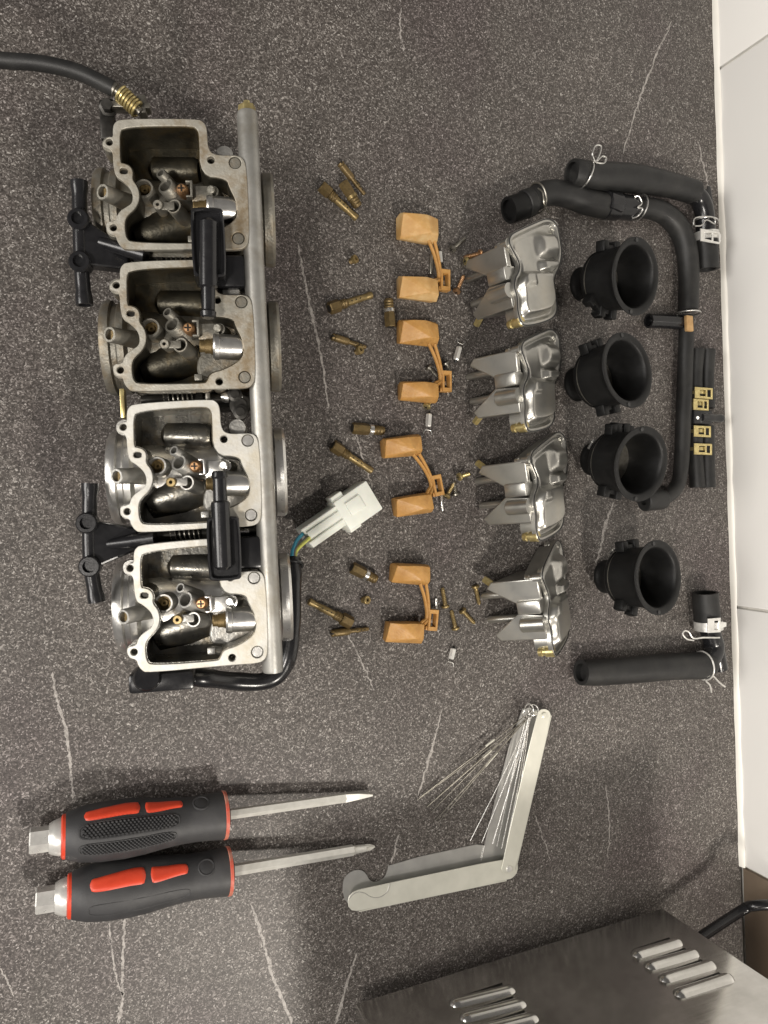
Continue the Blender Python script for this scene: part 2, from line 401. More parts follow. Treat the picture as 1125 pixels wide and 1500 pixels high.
# ------------------------------------------------------------------ carburettor bank
ZG = 0.0885
LEAN = math.radians(13)                       # the rack leans back on its caps, rail side up
J1, J4 = P(210, 269.4, ZG), P(239.8, 888.8, ZG)
ev = (J1 - J4).normalized(); e0 = Vector((ev.y, -ev.x, 0)); pitch = (J1 - J4).length / 3
eu = e0 * math.cos(LEAN) + Z * math.sin(LEAN); EZ = Z * math.cos(LEAN) - e0 * math.sin(LEAN)
def PR(px, py, c=0.0):                         # pixel -> point c above the gasket plane of the rack
    o = Vector((0, 0, H)); d = P(px, py, 0) - o
    return o + d * (((J1 + EZ * c) - o).dot(EZ) / d.dot(EZ))
def O(k): return J1 - ev * pitch * k
def loc(k, px, py, c=0.0):
    q = PR(px, py, +c) - O(k); return Vector((q.dot(eu), q.dot(ev)))
def z2(x, y, c=0.0): return loc(1, 90 + x * .3022, 360 + y * .3022, c)
def z3(x, y, c=0.0): return loc(2, 100 + x * .3022, 570 + y * .3022, c)
def z4(x, y, c=0.0): return loc(3, 100 + x * .32, 780 + y * .32, c)
out2 = [(282,130),(288,98),(318,76),(690,65),(722,80),(737,113),(740,205),(772,240),(885,236),(914,252),(926,290),(936,430),(941,640),(925,677),(890,692),(760,692),(350,708),(322,694),(302,664),(297,640),(266,632),(251,610),(250,574),(296,570),(302,545),(318,520),(352,498),(376,480),(380,445),(366,408),(326,372),(300,358),(290,330),(284,290),(281,226),(236,215),(231,190),(262,164),(284,166)]
in2 = [(315,150),(330,113),(660,98),(692,115),(700,150),(704,338),(832,348),(845,392),(876,450),(886,510),(870,556),(790,602),(722,616),(706,660),(688,668),(372,672),(346,650),(338,590),(346,546),(396,502),(413,450),(402,400),(374,366),(380,330),(366,302),(336,291),(318,289),(316,220)]
OUT = chaikin([z2(*p) for p in out2], 2); INN = chaikin([z2(*p) for p in in2], 2)
WALLO = offset(INN, .0032)
slot = [z2(x, y) for x, y in ((316,318),(325,312),(345,314),(356,322),(354,338),(342,343),(322,341),(314,332))]
HOLES = [circ(z2(265,190), .0019), circ(z2(285,602), .0019), circ(z2(765,657), .0021), circ(z2(756,262), .0021), slot, circ(z2(872,272), .0034, 20), circ(z2(888,636), .0034, 20)]

r0 = O(1.5)
bank = thing('carburettor_bank', 'rack of four grimy aluminium carburettors upside down with open float chambers', 'carburettor', (r0.x, r0.y, 0))
aL = loc(0, 146, 285, -.042).x; aR = loc(1, 409, 500, -.042).x
def carb(k):
    o = O(k); old = k < 2
    ca, ch = ('cast_old', 'chamber_old_shaded') if old else ('cast', 'chamber')
    mx = lambda a, b, c: o + eu * a + ev * b + EZ * c
    V = lambda p, c: mx(p[0], p[1], c)
    lab = ['brown stained carburettor body beside the choke cable', 'stained carburettor body with dark chamber', 'clean bright carburettor body', 'bright carburettor body beside the black sensor'][k]
    body = obj('carburettor_body', plate(WALLO, [INN], -.027, -.014, mx), ca, bank, label=lab)
    obj('upper_wall', plate(offset(INN, .0011), [INN], -.0145, -.0031, mx), ca, body)
    # gasket flange
    fl = plate(OUT, [INN] + HOLES, -.0032, 0.0, mx, .0003)
    obj('gasket_flange', fl, 'face_old' if old else 'face', body)
    obj('slot_shade', plate(offset(slot, .0003), [], -.0036, -.0027, mx), 'dark', body)  # dark plate added as painted shade, so the shallow slot looks deep
    b = plate(offset(OUT, -.0012), [], -.030, -.0262, mx)
    obj('chamber_floor', b, ch, body)
    # inner liner in fuel-stained metal
    obj('chamber_wall', plate(INN, [offset(INN, -.0006)], -.0268, -.0012, mx), ch, body)
    # intake barrel across
    bc = (OUT[0] + OUT[len(OUT) // 2]) / 2; byc = z2(500, 420).y; cz = -.042
    A_, B_ = mx(aL, byc, cz), mx(aR, byc, cz)
    n = (B_ - A_).length
    obj('throttle_barrel', cyl(A_, B_, [(.10, .0215), (.0, .0215), (0, .0262), (.02, .0275), (.05, .0275), (.06, .0255), (.085, .0255), (.095, .0268), (.13, .0268), (.15, .0235), (.30, .0235), (.32, .0228), (.85, .0228), (.87, .024), (.93, .0245), (.94, .0268), (.985, .027), (1, .026), (1, .0215), (.9, .0215)], 40), 'machined' if not old else ca, body)
    # bulge of barrel inside chamber
    q = z2(520, 480); 
    obj('venturi_bulge', cyl(mx(z2(340, 480).x, z2(0, 560).y, -.031), mx(z2(690, 480).x, z2(0, 470).y, -.029), [(0, .008), (.04, .0115), (.5, .013), (.9, .0115), (1, .007)], 28), ch, body)
    obj('venturi_bulge', cyl(mx(z2(440, 480).x, z2(0, 210).y, -.030), mx(z2(700, 480).x, z2(0, 230).y, -.024), [(0, .004), (.1, .0075), (.9, .0075), (1, .006)], 24), ch, body)
    # diaphragm cap it stands on
    cc = mx(z2(560, 0).x, byc, -.0835)
    obj('diaphragm_cap', cyl(cc, cc + EZ * .028, [(0, .024), (.08, .027), (.5, .029), (.55, .031), (.75, .031), (.8, .028), (1, .024)], 36), ca, body)
    # main jet tower
    t = z2(430, 396, -.008); tp = mx(t.x, t.y, -.008)
    bs = mx(t.x + .002, t.y - .001, -.027)
    obj('jet_tower', cyl(tp, bs, [(.42, .0040), (.0, .0041), (0, .0050), (.03, .0054), (1, .0056)], 28), 'cast' if not old else ca, body)
    obj('main_jet', cyl(tp.lerp(bs, .12), tp.lerp(bs, .5), [(0.25, .0007), (0, .0008), (0, .0017), (.02, .0020), (.2, .0022), (.22, .0039), (1, .0039)], 20), 'brass', body)
    # twin emulsion tower, leaning
    lean = Vector((.0125, -.0085))
    for (x, y, ro, ri) in ((512, 322, .0029, .0019), (536, 382, .0048, .0036)):
        t = z2(x, y, -.007); tp = mx(t.x, t.y, -.007); bs = mx(t.x + lean.x, t.y + lean.y, -.0265)
        obj('emulsion_tower', cyl(tp, bs, [(.5, ri), (0, ri), (0, ro - .0002), (.012, ro), (1, ro * 1.08)], 24, up=Vector((0, 1, 0))), ca, body)
    # pilot jet tube with bracket
    t = z3(490, 450); tp = mx(t.x, t.y, -.006); 
    obj('pilot_jet', cyl(tp, mx(t.x + .003, t.y, -.026), [(.3, .0009), (0, .0010), (0, .0023), (.02, .0027), (1, .0028)], 20), 'brass_lt' if not old else 'cast_old', body)
    t2 = z3(580, 452)
    b = cyl(mx(t2.x - .0012, t2.y, -.007), mx(t2.x + .006, t2.y - .004, -.026), [(.5, .0033), (0, .0033), (0, .0041), (1, .0043)], 22, up=Vector((0, 1, 0)))
    b = box(mx((t.x + t2.x) / 2, t.y, -.0095), eu * .004, ev * .0022, EZ * .0015, b, .0005)
    obj('tube_boss', b, ca, body)
    # cross-head screw and its channel bracket
    t = z3(608, 372); tp = mx(t.x, t.y, -.004)
    b = cyl(mx(t.x + .0015, t.y, -.012), tp, [(0, .0033), (.6, .0034), (.85, .0031), (1, .0022)], 20)
    sc = obj('retaining_screw', b, 'copper', body)
    b = box(tp + EZ * .00005, eu * .0019, ev * .0004, EZ * .0003); b = box(tp + EZ * .00011, eu * .0004, ev * .0019, EZ * .0003, b)
    obj('cross_slot', b, 'dark', body)
    t = z3(658, 374)
    b = box(mx(t.x, t.y, -.006), eu * .0006, ev * .0042, EZ * .0028, None, .0002)
    for s in (-1, 1): b = box(mx(t.x - .0012, t.y + s * .0040, -.006), eu * .0018, ev * .0005, EZ * .0028, b, .0002)
    b = box(mx(t.x + .006, t.y - .001, -.009), eu * .0062, ev * .0045, EZ * .0016, b, .0006)
    obj('bracket', b, 'machined' if not old else ca, body)
    # small post
    t = z3(748, 366)
    obj('float_pin_post', cyl(mx(t.x + .004, t.y - .001, -.016), mx(t.x, t.y, -.0045), [(0, .0036), (.7, .0034), (.72, .0025), (.95, .0025), (1, .0018)], 20), 'machined' if not old else ca, body)
    # float valve: horizontal cylinder with brass seat
    a0, a1 = z2(668, 484, -.004), z2(872, 488, -.004)
    VA, VB = mx(a0.x, a0.y, -.0055), mx(a1.x + .001, a1.y, -.0075)
    obj('float_valve_housing', cyl(VA.lerp(VB, .30), VB, [(.2, .0050), (0, .0050), (0, .0068), (.06, .0076), (.20, .0076), (.22, .0070), (.9, .0070), (1, .0064)], 30), 'machined', body)
    obj('float_valve_seat', cyl(VA, VA.lerp(VB, .42), [(.3, .0016), (0, .0017), (0, .0030), (.05, .0034), (.28, .0034), (.30, .0040), (.62, .0040), (.64, .0046), (1, .0046)], 16), 'brass', body)
    # small hook
    t = z4(652, 553)
    b = box(mx(t.x, t.y, -.008), eu * .0022, ev * .0018, EZ * .0022, None, .0005)
    b = cyl(mx(t.x, t.y, -.010), mx(t.x + .011, t.y - .003, -.015), [(0, .0022), (1, .0024)], 14, b); obj('overflow_post', b, ca, body)
    # shelf under the valve
    s = [z2(*p) for p in ((700, 345), (835, 345), (880, 450), (888, 520), (868, 560), (760, 610), (700, 620), (640, 600), (650, 500))]
    obj('valve_shelf', plate(chaikin(s, 2), [], -.0262, -.0185, mx, .0006), ca, body)
    # leaning mixture screw tower outside
    t = z2(232, 430, -.001); bq = z2(372, 458, -.019)
    TA, TB = mx(t.x, t.y, -.001), mx(bq.x, bq.y, -.0195)
    obj('mixture_screw_tower', cyl(TA, TB, [(.25, .0029), (0, .0029), (0, .0040), (.02, .0043), (.35, .0044), (1, .0052)], 26), ca, body)
    obj('mixture_screw', box(TA.lerp(TB, .12), (TB - TA).normalized() * .0006, ev * .0026, (TB - TA).normalized().cross(ev) * .0009, cyl(TA.lerp(TB, .16), TA.lerp(TB, .3), [(0, .0022), (.1, .0028), (1, .0028)], 18)), 'brass', body)
    # webs under the lugs, dowel pins
    for (x, y, r, c) in ((265, 190, .0042, -.018), (285, 602, .0042, -.018), (765, 657, .0045, -.02), (756, 262, .0045, -.02)):
        t = z2(x, y); b = plate(circ(t, r), [circ(t, .0019)], c, -.0031, mx); obj('screw_boss', b, ca, body)
    for (x, y) in ((872, 272), (888, 636)):
        t = z2(x, y); obj('dowel_pin', cyl(mx(t.x, t.y, -.02), mx(t.x, t.y, -.0008), [(0, .0033), (.98, .0031), (1, .0028)], 20), 'machined' if not old else ca, body)
    # arm to the rail
    for yy in (300, 610):
        t = z2(880, yy); obj('rail_arm', box(mx(t.x + .004, t.y, -.0105), eu * .0075, ev * .0055, EZ * .007, None, .001), ca, body)
for k in range(4): carb(k)

# mounting rail with a brass plug
RA, RB = PR(362, 165, -.006), PR(400, 984, -.006)
rail = obj('mounting_rail', cyl(RB, RA, [(0, .0054), (.004, .0058), (.25, .0056), (.5, .0058), (.75, .0056), (.994, .0058), (1, .0052)], 28), 'rail', bank)
d_ = (RA - RB).normalized()
b = cyl(RA - d_ * .0005, RA + d_ * .004, [(0, .0048), (.15, .0050), (.9, .0048), (1, .004)], 6); b = cyl(RA + d_ * .004, RA + d_ * .0062, [(0, .0022), (1, .0018)], 12, b)
obj('plug', b, 'zinc', rail)
for k in range(4):
    o = O(k); t = z3(820, 190, -.012)
    c = o + eu * t.x + ev * t.y - EZ * .012
    obj('rail_lug', cyl(c - EZ * .008, c + EZ * .004, [(0, .0055), (.9, .0050), (1, .0046)], 20), 'cast', bank)

# linkage in the gaps between the bodies
for k in range(3):
    c = O(k + .5) + ev * (z2(500, 392).y)
    a0, a1 = z2(330, 0).x, z2(880, 0).x
    ly = (z2(0, 705).y + z2(0, 70).y + pitch) / 2 - pitch
    y_mid = (z2(0, 708).y + (z2(0, 66).y - pitch)) / 2
    g = O(k) + ev * y_mid
    link = obj('throttle_linkage', cyl(g + eu * a0 - EZ * .016, g + eu * a1 - EZ * .016, [(0, .0024), (.2, .0024), (.2, .0038), (.26, .0038), (.26, .0022), (.5, .0022), (.5, .004), (.56, .004), (.56, .0024), (1, .0024)], 16), 'dark', bank)
    obj('return_spring', helix(g + eu * (a0 + .012) - EZ * .016, g + eu * (a0 + .030) - EZ * .016, .0034, 7, .0005), 'steel_dk', link)
    obj('lever', box(g + eu * (a0 + .037) - EZ * .012, eu * .0012, ev * .0022, EZ * .006, None, .0004), 'steel_dk', link)
    obj('adjuster_screw', cyl(g + eu * (a0 + .044) - EZ * .012, g + eu * (a0 + .056) - EZ * .012, [(0, .002), (.2, .0032), (.35, .0032), (.4, .0018), (1, .0018)], 14), 'steel', link)
    obj('web_plate', box(g + eu * ((a0 + a1) / 2 + .004) - EZ * .036, eu * .034, ev * .0042, EZ * .014, None, .001), 'dark', bank)
# long yellow-plated strap between second and third bodies
obj('strap', box(PR(181, 592, -.012), eu * .0012, ev * .008, EZ * .004, None, .0003), 'zinc', bank)
# dark throttle drum lumps right of third body
for (px, py, r, c) in ((352, 594, .006, -.012), (344, 578, .004, -.010), (352, 604, .004, -.006)):
    q = PR(px, py, +c); obj('throttle_drum', cyl(q - EZ * .006, q + EZ * .003, [(0, r), (.8, r), (.85, r * .6), (1, r * .6)], 18), 'dark', bank)

# black fuel joints lying over the gaps
def fuel_joint(bx0, bx1, by0, by1, rx0, ry0, rx1, ry1, lip):
    zc = .007
    c = (PR(bx0, by0, zc) + PR(bx1, by1, zc)) / 2; hx = abs((PR(bx1, by0, zc) - PR(bx0, by0, zc)).dot(eu)) / 2; hy = abs((PR(bx0, by0, zc) - PR(bx0, by1, zc)).dot(ev)) / 2
    mx = lambda a, b, cc: c + eu * a + ev * b + EZ * cc
    rect = lambda h, v, r: chaikin([(-h, -v + r), (-h + r, -v), (h - r, -v), (h, -v + r), (h, v - r), (h - r, v), (-h + r, v), (-h, v - r)], 1)
    base = obj('fuel_joint', plate(rect(hx, hy, .002), [], -.020, 0, mx, .0008), 'black', bank, label='glossy black plastic fuel joint')
    obj('rim', plate(rect(hx, hy, .002), [rect(hx - .0016, hy - .0018, .0016)], -.0005, .0030, mx, .0006), 'black', base)
    A, B = PR(rx0, ry0, zc + .003), PR(rx1, ry1, zc + .003)
    obj('spigot', cyl(A, B, [(0, .0032), (.015, .0040), (.06, .0044), (.08, .0036), (.30, .0038), (.32, .0050), (.97, .0050), (1, .0035)], 24), 'black', base)
    return base
fuel_joint(281, 330, 306, 408, 305, 466, 305, 322, 0)
fuel_joint(304, 353, 756, 850, 321, 690, 327, 834, 1)
for (px, py) in ((338, 404), (366, 808)):
    c = PR(px, py, -.012); obj('clamp_block', box(c, eu * .008, ev * .009, EZ * .010, None, .002), 'black', bank)

# black vent tees on the left
def vent_tee(pts, nodes, tipR):
    z = -.010
    t = tube([PR(x, y, z) for x, y in pts], lambda s: .0040 if .06 < s < .94 else .0046, 18, 6, hollow=.0014)
    tee = obj('vent_tee', t, 'black', bank, label='black plastic vent tee beside the carburettors')
    for (x, y) in nodes:
        c = PR(x, y, z + .002); obj('nipple', cyl(c - EZ * .005, c + EZ * .0055, [(0, .0055), (.85, .0058), (.95, .005), (.95, .0034), (.7, .0034)], 20), 'black', tee)
    a, b = nodes; pa, pb = PR(a[0] + 4, a[1] - 4, z), PR(b[0] + 4, b[1] + 4, z); q = PR(tipR[0], tipR[1], z + .004)
    pts_ = []
    for p in (pa, pb): pts_ += [p - EZ * .006, p + EZ * .003]
    for s in (-1, 1): pts_ += [q + ev * .006 * s - EZ * .006, q + ev * .006 * s - EZ * .016]
    obj('web', hull(pts_, .0012), 'black', tee, 14)
    obj('stem', cyl(PR(a[0] + 30, (a[1] + b[1]) / 2, z - .001), q + eu * .01, [(0, .003), (1, .0045)], 18), 'black', tee)
vent_tee([(116, 266), (117, 320), (119, 385), (124, 447)], [(117, 324), (119, 386)], (186, 374))
vent_tee([(132, 708), (131, 765), (133, 828), (142, 882)], [(129, 766), (133, 829)], (200, 790))

# throttle position sensor and harness
c = PR(240, 993, -.028)
sensor = obj('position_sensor', box(c, eu * .018, ev * .0055, EZ * .012, None, .002), 'black', bank, label='black plastic sensor block on the end of the rack')
obj('sensor_boss', cyl(PR(215, 993, -.036), PR(215, 993, -.012), [(0, .0075), (.93, .0075), (1, .0065)], 26), 'black', sensor)
hp = [P(278, 992, .056), P(300, 993, .056), P(345, 998, .050), P(385, 998, .050), P(412, 983, .052), P(424, 950, .053), P(428, 900, .052), P(429, 850, .047), P(429, 820, .040)]
har = obj('harness', tube(hp, lambda s: .0056 - .0006 * math.sin(s * 40) * .3, 16, 8), 'black', bank, label='black sleeved wiring harness curving along the rack')
tie = ringwire(P(428.8, 828, .0415), P(429, 820, .040) - P(429, 850, .047), .0063, .0010)
obj('cable_tie', box(P(417, 831, .044), eu * .002, ev * .0022, Z * .002, tie, .0004), 'black', har)
cA, cB = P(462, 780, .008), P(536, 730, .010)
for (m_, dx, dz, e) in (('blue', -4, .001, (438, 792)), ('grey', 2, .0005, (446, 794)), ('yellow', 7, .0, (450, 792))):
    obj('wire', tube([P(429 + dx * .5, 822, .040 + dz), P(431 + dx * .5, 806, .032 + dz), P(e[0] + dx * .3, e[1] - 3, .018 + dz), P(455 + dx * .6, 776 + dx * .5, .009)], .0013, 10, 6), m_, har)
cx = (cB - cA); cx.z = 0; cx.normalize(); cy = Vector((-cx.y, cx.x, 0))
sc = mmpx(500)
con = obj('connector', box(P(475, 768, .009), cx * .0175, cy * .0080, Z * .0075, None, .0009), 'white_pl', har, label='white plastic plug at the end of the harness')
obj('shroud', box(P(519, 741, .0095), cx * .0145, cy * .0118, Z * .0088, None, .0011), 'white_pl', con)
obj('latch', box(P(489, 759, .0165), cx * .022, cy * .0026, Z * .0015, None, .0005), 'white_pl', con)
obj('latch', box(P(520, 740, .0187), cx * .006, cy * .0050, Z * .0012, None, .0005), 'white_pl', con)
for s in (-1, 1): obj('shoulder', box(P(503, 750, .010) + cy * .0122 * s, cx * .0046, cy * .0022, Z * .006, None, .0006), 'white_pl', con)
for s in (-.5, .5): obj('rib', box(P(476, 767, .0170) + cy * .0105 * s, cx * .017, cy * .0008, Z * .0008, None, .0003), 'white_pl', con)

# choke cable with spring and bracket at the top end
ck = obj('choke_cable', tube([PR(-60, 78, -0.0050), PR(0, 88, -0.0050), PR(60, 93, -0.0050), PR(115, 106, -0.0060), PR(166, 130, -0.0070)], .0042, 18, 8), 'rubber', bank, label='black sleeved choke cable leaving the rack')
obj('ferrule', cyl(PR(163, 128, -0.0070), PR(184, 143, -0.0080), [(0, .0038), (.3, .0040), (.35, .0026), (1, .0024)], 16), 'steel_dk', ck)
obj('spring', helix(PR(176, 136, -0.0080), PR(203, 162, -0.0090), .0042, 7, .00075), 'zinc', ck)
obj('plunger', cyl(PR(176, 136, -0.0080), PR(206, 165, -0.0090), [(0, .002), (1, .0022)], 12), 'steel_dk', ck)
cb = obj('cable_bracket', box(PR(188, 158, -0.0130), eu * .012, ev * .0016, EZ * .004, None, .0005), 'steel_dk', bank)
obj('bracket_bolt', cyl(PR(160, 160, -0.0190), PR(156, 152, -0.0070), [(0, .005), (.4, .005), (.45, .0035), (1, .003)], 6), 'dark', cb)
obj('lever', box(PR(158, 178, -0.0190), eu * .004, ev * .011, EZ * .003, None, .0012), 'dark', cb)
obj('cable_stop', box(PR(209, 158, -0.0140), eu * .0022, ev * .005, EZ * .005, None, .0006), 'steel_dk', cb)

# ------------------------------------------------------------------ brass jets and holders
def hexhead(bm, A, B, r): return lathe(bm, A, B, [(0, r * .92), (.06, r), (.94, r), (1, r * .92)], 6)
def lay(a, b, r):            # axis points of a piece lying on the counter
    return P(a[0], a[1], r), P(b[0], b[1], r)
BR = 'brass pieces laid out beside the carburettors'
def holder(a, b, label):
    A, B = lay(a, b, .0040); B = B - Z * .0016; L = (B - A).length
    r = thing('jet_holder', label, 'jet', (A.x, A.y, 0), BR)
    obj('hex_head', hexhead(bmesh.new(), A, A.lerp(B, .24), .0046), 'brass', r, 25)
    obj('bore', cyl(A - (B - A).normalized() * .0002, A.lerp(B, .03), [(0, .0026), (1, .0026)], 14), 'dark', r)
    b_ = cyl(A.lerp(B, .24), A.lerp(B, .42), [(0, .0030), (.1, .0036), (.25, .0030), (.4, .0036), (.55, .0030), (.7, .0036), (.9, .0030), (1, .0026)], 18)
    obj('thread', b_, 'brass', r)
    obj('emulsion_tube', cyl(A.lerp(B, .42), B, [(0, .0026), (.5, .0026), (.53, .0023), (.8, .0023), (.83, .0026), (.97, .0026), (1, .0021), (1, .001), (.95, .001)], 18), 'brass_lt', r)
    d = (B - A).normalized()
    for t in (.5, .6, .7):
        q = A.lerp(B, t); obj('cross_hole', cyl(q + Z * .0020, q + Z * .00275, [(0, .0005), (1, .0005)], 8), 'dark', r)
holder((470, 272), (524, 319), 'hexagonal brass jet holder with pale tapering tube, beside the slotted brass pair')
holder((482, 452), (546, 431), 'brass jet holder with blackened hex head and mottled tube')
holder((487, 652), (546, 690), 'tarnished brass jet holder pointing at the white plug and askew float')
holder((515, 913), (453, 881), 'brass jet holder touching a slim brass pilot jet by the harness')
def stub(a, b, label, band='steel'):
    A, B = lay(a, b, .0040)
    r = thing('valve_stub', label, 'valve seat', (A.x, A.y, 0), BR)
    obj('hex_body', lathe(bmesh.new(), A, A.lerp(B, .52), [(0, .0038), (.05, .0043), (.8, .0043), (1, .0039)], 6), 'brass', r, 25)
    obj('bore', cyl(A - (B - A).normalized() * .0002, A.lerp(B, .02), [(0, .0030), (1, .0030)], 14), 'dark', r)
    obj('collar', cyl(A.lerp(B, .52), A.lerp(B, .66), [(0, .0037), (.1, .0041), (.9, .0041), (1, .0037)], 20), band, r)
    obj('thread', cyl(A.lerp(B, .66), B, [(0, .0033), (.15, .0037), (.3, .0032), (.45, .0037), (.6, .0032), (.75, .0037), (.9, .0031), (1, .0029), (1, .0020), (.8, .0020)], 18), 'brass', r)
stub((502, 267), (525, 303), 'short brass float valve seat between two slimmer brass pieces', 'brass_lt')
stub((572, 479), (569, 438), 'dark brass valve seat with pale ring touching a honey-coloured float')
stub((516, 627), (562, 631), 'brass valve seat with pale ring beside a jet holder and the askew float')
stub((515, 831), (551, 849), 'brass valve seat with white band between white plug and tiny main jet')
def pilot(a, b, label, m='brass'):
    A, B = lay(a, b, .0027)
    r = thing('pilot_jet', label, 'jet', (A.x, A.y, 0), BR)
    obj('slotted_body', cyl(A, A.lerp(B, .5), [(0, .0022), (.03, .0027), (.12, .0027), (.16, .0023), (.2, .0027), (.9, .0027), (1, .0020)], 18), m, r)
    d = (B - A).normalized(); s = d.cross(Z)
    obj('slot', box(A + d * .0004, d * .0009, s * .0005, Z * .0028), 'dark', r)
    obj('tip_tube', cyl(A.lerp(B, .5), B, [(0, .0016), (.3, .0016), (.34, .0019), (.5, .0019), (.54, .0015), (.95, .0015), (1, .0011)], 14), m, r)
    for t in (.68, .78, .88):
        q = A.lerp(B, t); obj('cross_hole', cyl(q + Z * .0012, q + Z * .0019, [(0, .0004), (1, .0004)], 8), 'dark', r)
pilot((498, 239), (534, 285), 'slim dark pilot jet beside a hexagonal valve seat')
pilot((486, 493), (536, 509), 'slim brass pilot jet with a ring-shaped jet at its tip')
pilot((485, 928), (540, 921), 'slim brown pilot jet touching the hex head of a jet holder')
def mainjet(p, label, tilt):
    r_ = .0032; A = P(p[0], p[1], .0034); d = Vector((tilt[0], tilt[1], 1)).normalized()
    r = thing('main_jet', label, 'jet', (A.x, A.y, 0), BR)
    obj('round_head', cyl(A, A + d * .0028, [(0, .0024), (.1, .0031), (.9, .0031), (1, .0027), (1, .0013), (.3, .0012)], 20), 'brass_lt', r)
    obj('thread', cyl(A - d * .0030, A, [(0, .0018), (.2, .0023), (.4, .0020), (.6, .0023), (.8, .0020), (1, .0022)], 16), 'brass', r)
    obj('bore', cyl(A + d * .0010, A + d * .0013, [(0, .0012), (1, .0012)], 12), 'dark', r)
mainjet((517.5, 381), 'tiny brass main jet standing alone between two jet holders', (.6, .3))
mainjet((525.5, 514), 'tiny ring-shaped main jet leaning on a slim pilot jet', (.35, .25))
mainjet((535, 879), 'tiny brass main jet beside a white-banded valve seat', (.4, .1))

# ------------------------------------------------------------------ small screws, needles and pins
SC = 'small screws and needles around the floats'
def screw(head, tip, label, m='zinc', z=0.0, r=.0017):
    A, B = P(head[0], head[1], r + .0008 + z), P(tip[0], tip[1], r * .95 + z); d = (B - A).normalized()
    t = thing('small_screw', label, 'screw', (A.x, A.y, 0), SC)
    obj('head', cyl(A, A + d * .0022, [(0, .0012), (0, .0020), (.25, .0030), (.8, .0032), (1, .0028)], 18), m, t)
    x, y, _ = frame(d)
    b_ = box(A - d * .00003, x * .0017, y * .00035, d * .0002); b_ = box(A - d * .00006, x * .00035, y * .0017, d * .0002, b_); obj('cross_slot', b_, 'dark', t)
    n = 9; pr = [(0, r)]
    for i in range(n): pr += [(.12 + i / n * .85, r * 1.0), (.12 + (i + .5) / n * .85, r * .82)]
    pr += [(1, r * .7)]
    obj('shank', cyl(A + d * .0021, B, pr, 14), m, t)
screw((661, 366), (681, 349), 'dark screw lying diagonally beside the arm of the pale weathered float', 'steel_dk')
screw((668, 429), (679, 404), 'coppery screw alone beside the hinge of the pale weathered float', 'copper')
screw((706, 371), (680, 377), 'reddish screw lying against a brassy one at a float bowl', 'copper')
screw((681, 383), (705, 380), 'brassy screw lying against a reddish one at a float bowl', 'zinc')
screw((626, 536), (641, 552), 'dark screw half under a honey float arm', 'steel_dk')
screw((652, 530), (664, 552), 'black-headed screw behind a float hinge frame', 'steel_dk')
screw((624, 597), (630, 588), 'screw peeping out from under a honey float end', 'zinc')
screw((671, 699), (688, 694), 'yellow screw on top of a small screw pile', 'zinc', .004)
screw((653, 729), (666, 706), 'screw leaning in the screw pile, head beside a float', 'brass_lt')
screw((668, 727), (664, 705), 'thin screw at the back of the small screw pile', 'steel_dk')
screw((653, 891), (648, 861), 'brassy screw lying parallel to a short bright pin', 'brass_lt')
screw((668, 923), (661, 894), 'brassy screw, its head beside a silver needle', 'brass_lt')
screw((676, 893), (695, 913), 'brassy screw lying crosswise with a pale head', 'brass_lt')
screw((696, 857), (702, 885), 'black-headed screw apart from the others, near a float bowl', 'brass_lt')
def needle(a, b, label, clip=True):
    A, B = lay(a, b, .0024); d = (B - A).normalized(); x = d.cross(Z).normalized()
    t = thing('float_needle', label, 'needle', (A.x, A.y, 0), SC)
    obj('needle_body', lathe(bmesh.new(), A.lerp(B, .12), A.lerp(B, .88), [(0, .0019), (.08, .0024), (.92, .0024), (1, .0019)], 6), 'white_steel', t, 25)
    obj('tip', cyl(A.lerp(B, .12), A - d * .0006, [(0, .0018), (1, .0004)], 12), 'rubber', t)
    if clip:
        e = B + d * .001
        obj('wire_clip', tube([e - x * .0034 + d * .003, e - x * .0026 + d * .0004, e, e + x * .0026 + d * .0004, e + x * .0036 + d * .003], .0004, 8, 5), 'steel', t)
needle((667, 531), (674, 505), 'pale hexagonal float needle beside a black-headed screw and float hinge')
needle((629, 603), (627, 628), 'pale float needle with wire clip, touching the end of an orange-brown float')
needle((665, 947), (660, 968), 'pale float needle lying alone on the counter, away from any float')
needle((643, 366), (645, 387), 'silver needle under the arm of the pale weathered float', False)
def pin(a, b, label, m='steel'):
    A, B = lay(a, b, .0013); o = cyl(A, B, [(0, .0009), (.04, .0013), (.96, .0013), (1, .0009)], 14)
    tag(obj('hinge_pin', o, m, None, base=True), label, 'pin', SC)
pin((632, 371), (631, 402), 'dark hinge pin lying under the pale weathered float', 'steel_dk')
pin((646, 722), (648, 749), 'bright hinge pin sticking out from the hinge of the askew float')
pin((639, 876), (638.6, 892), 'short bright pin between a float arm and a brassy screw')
pin((656, 566), (656.5, 580), 'short grey pin poking from a float hinge frame')

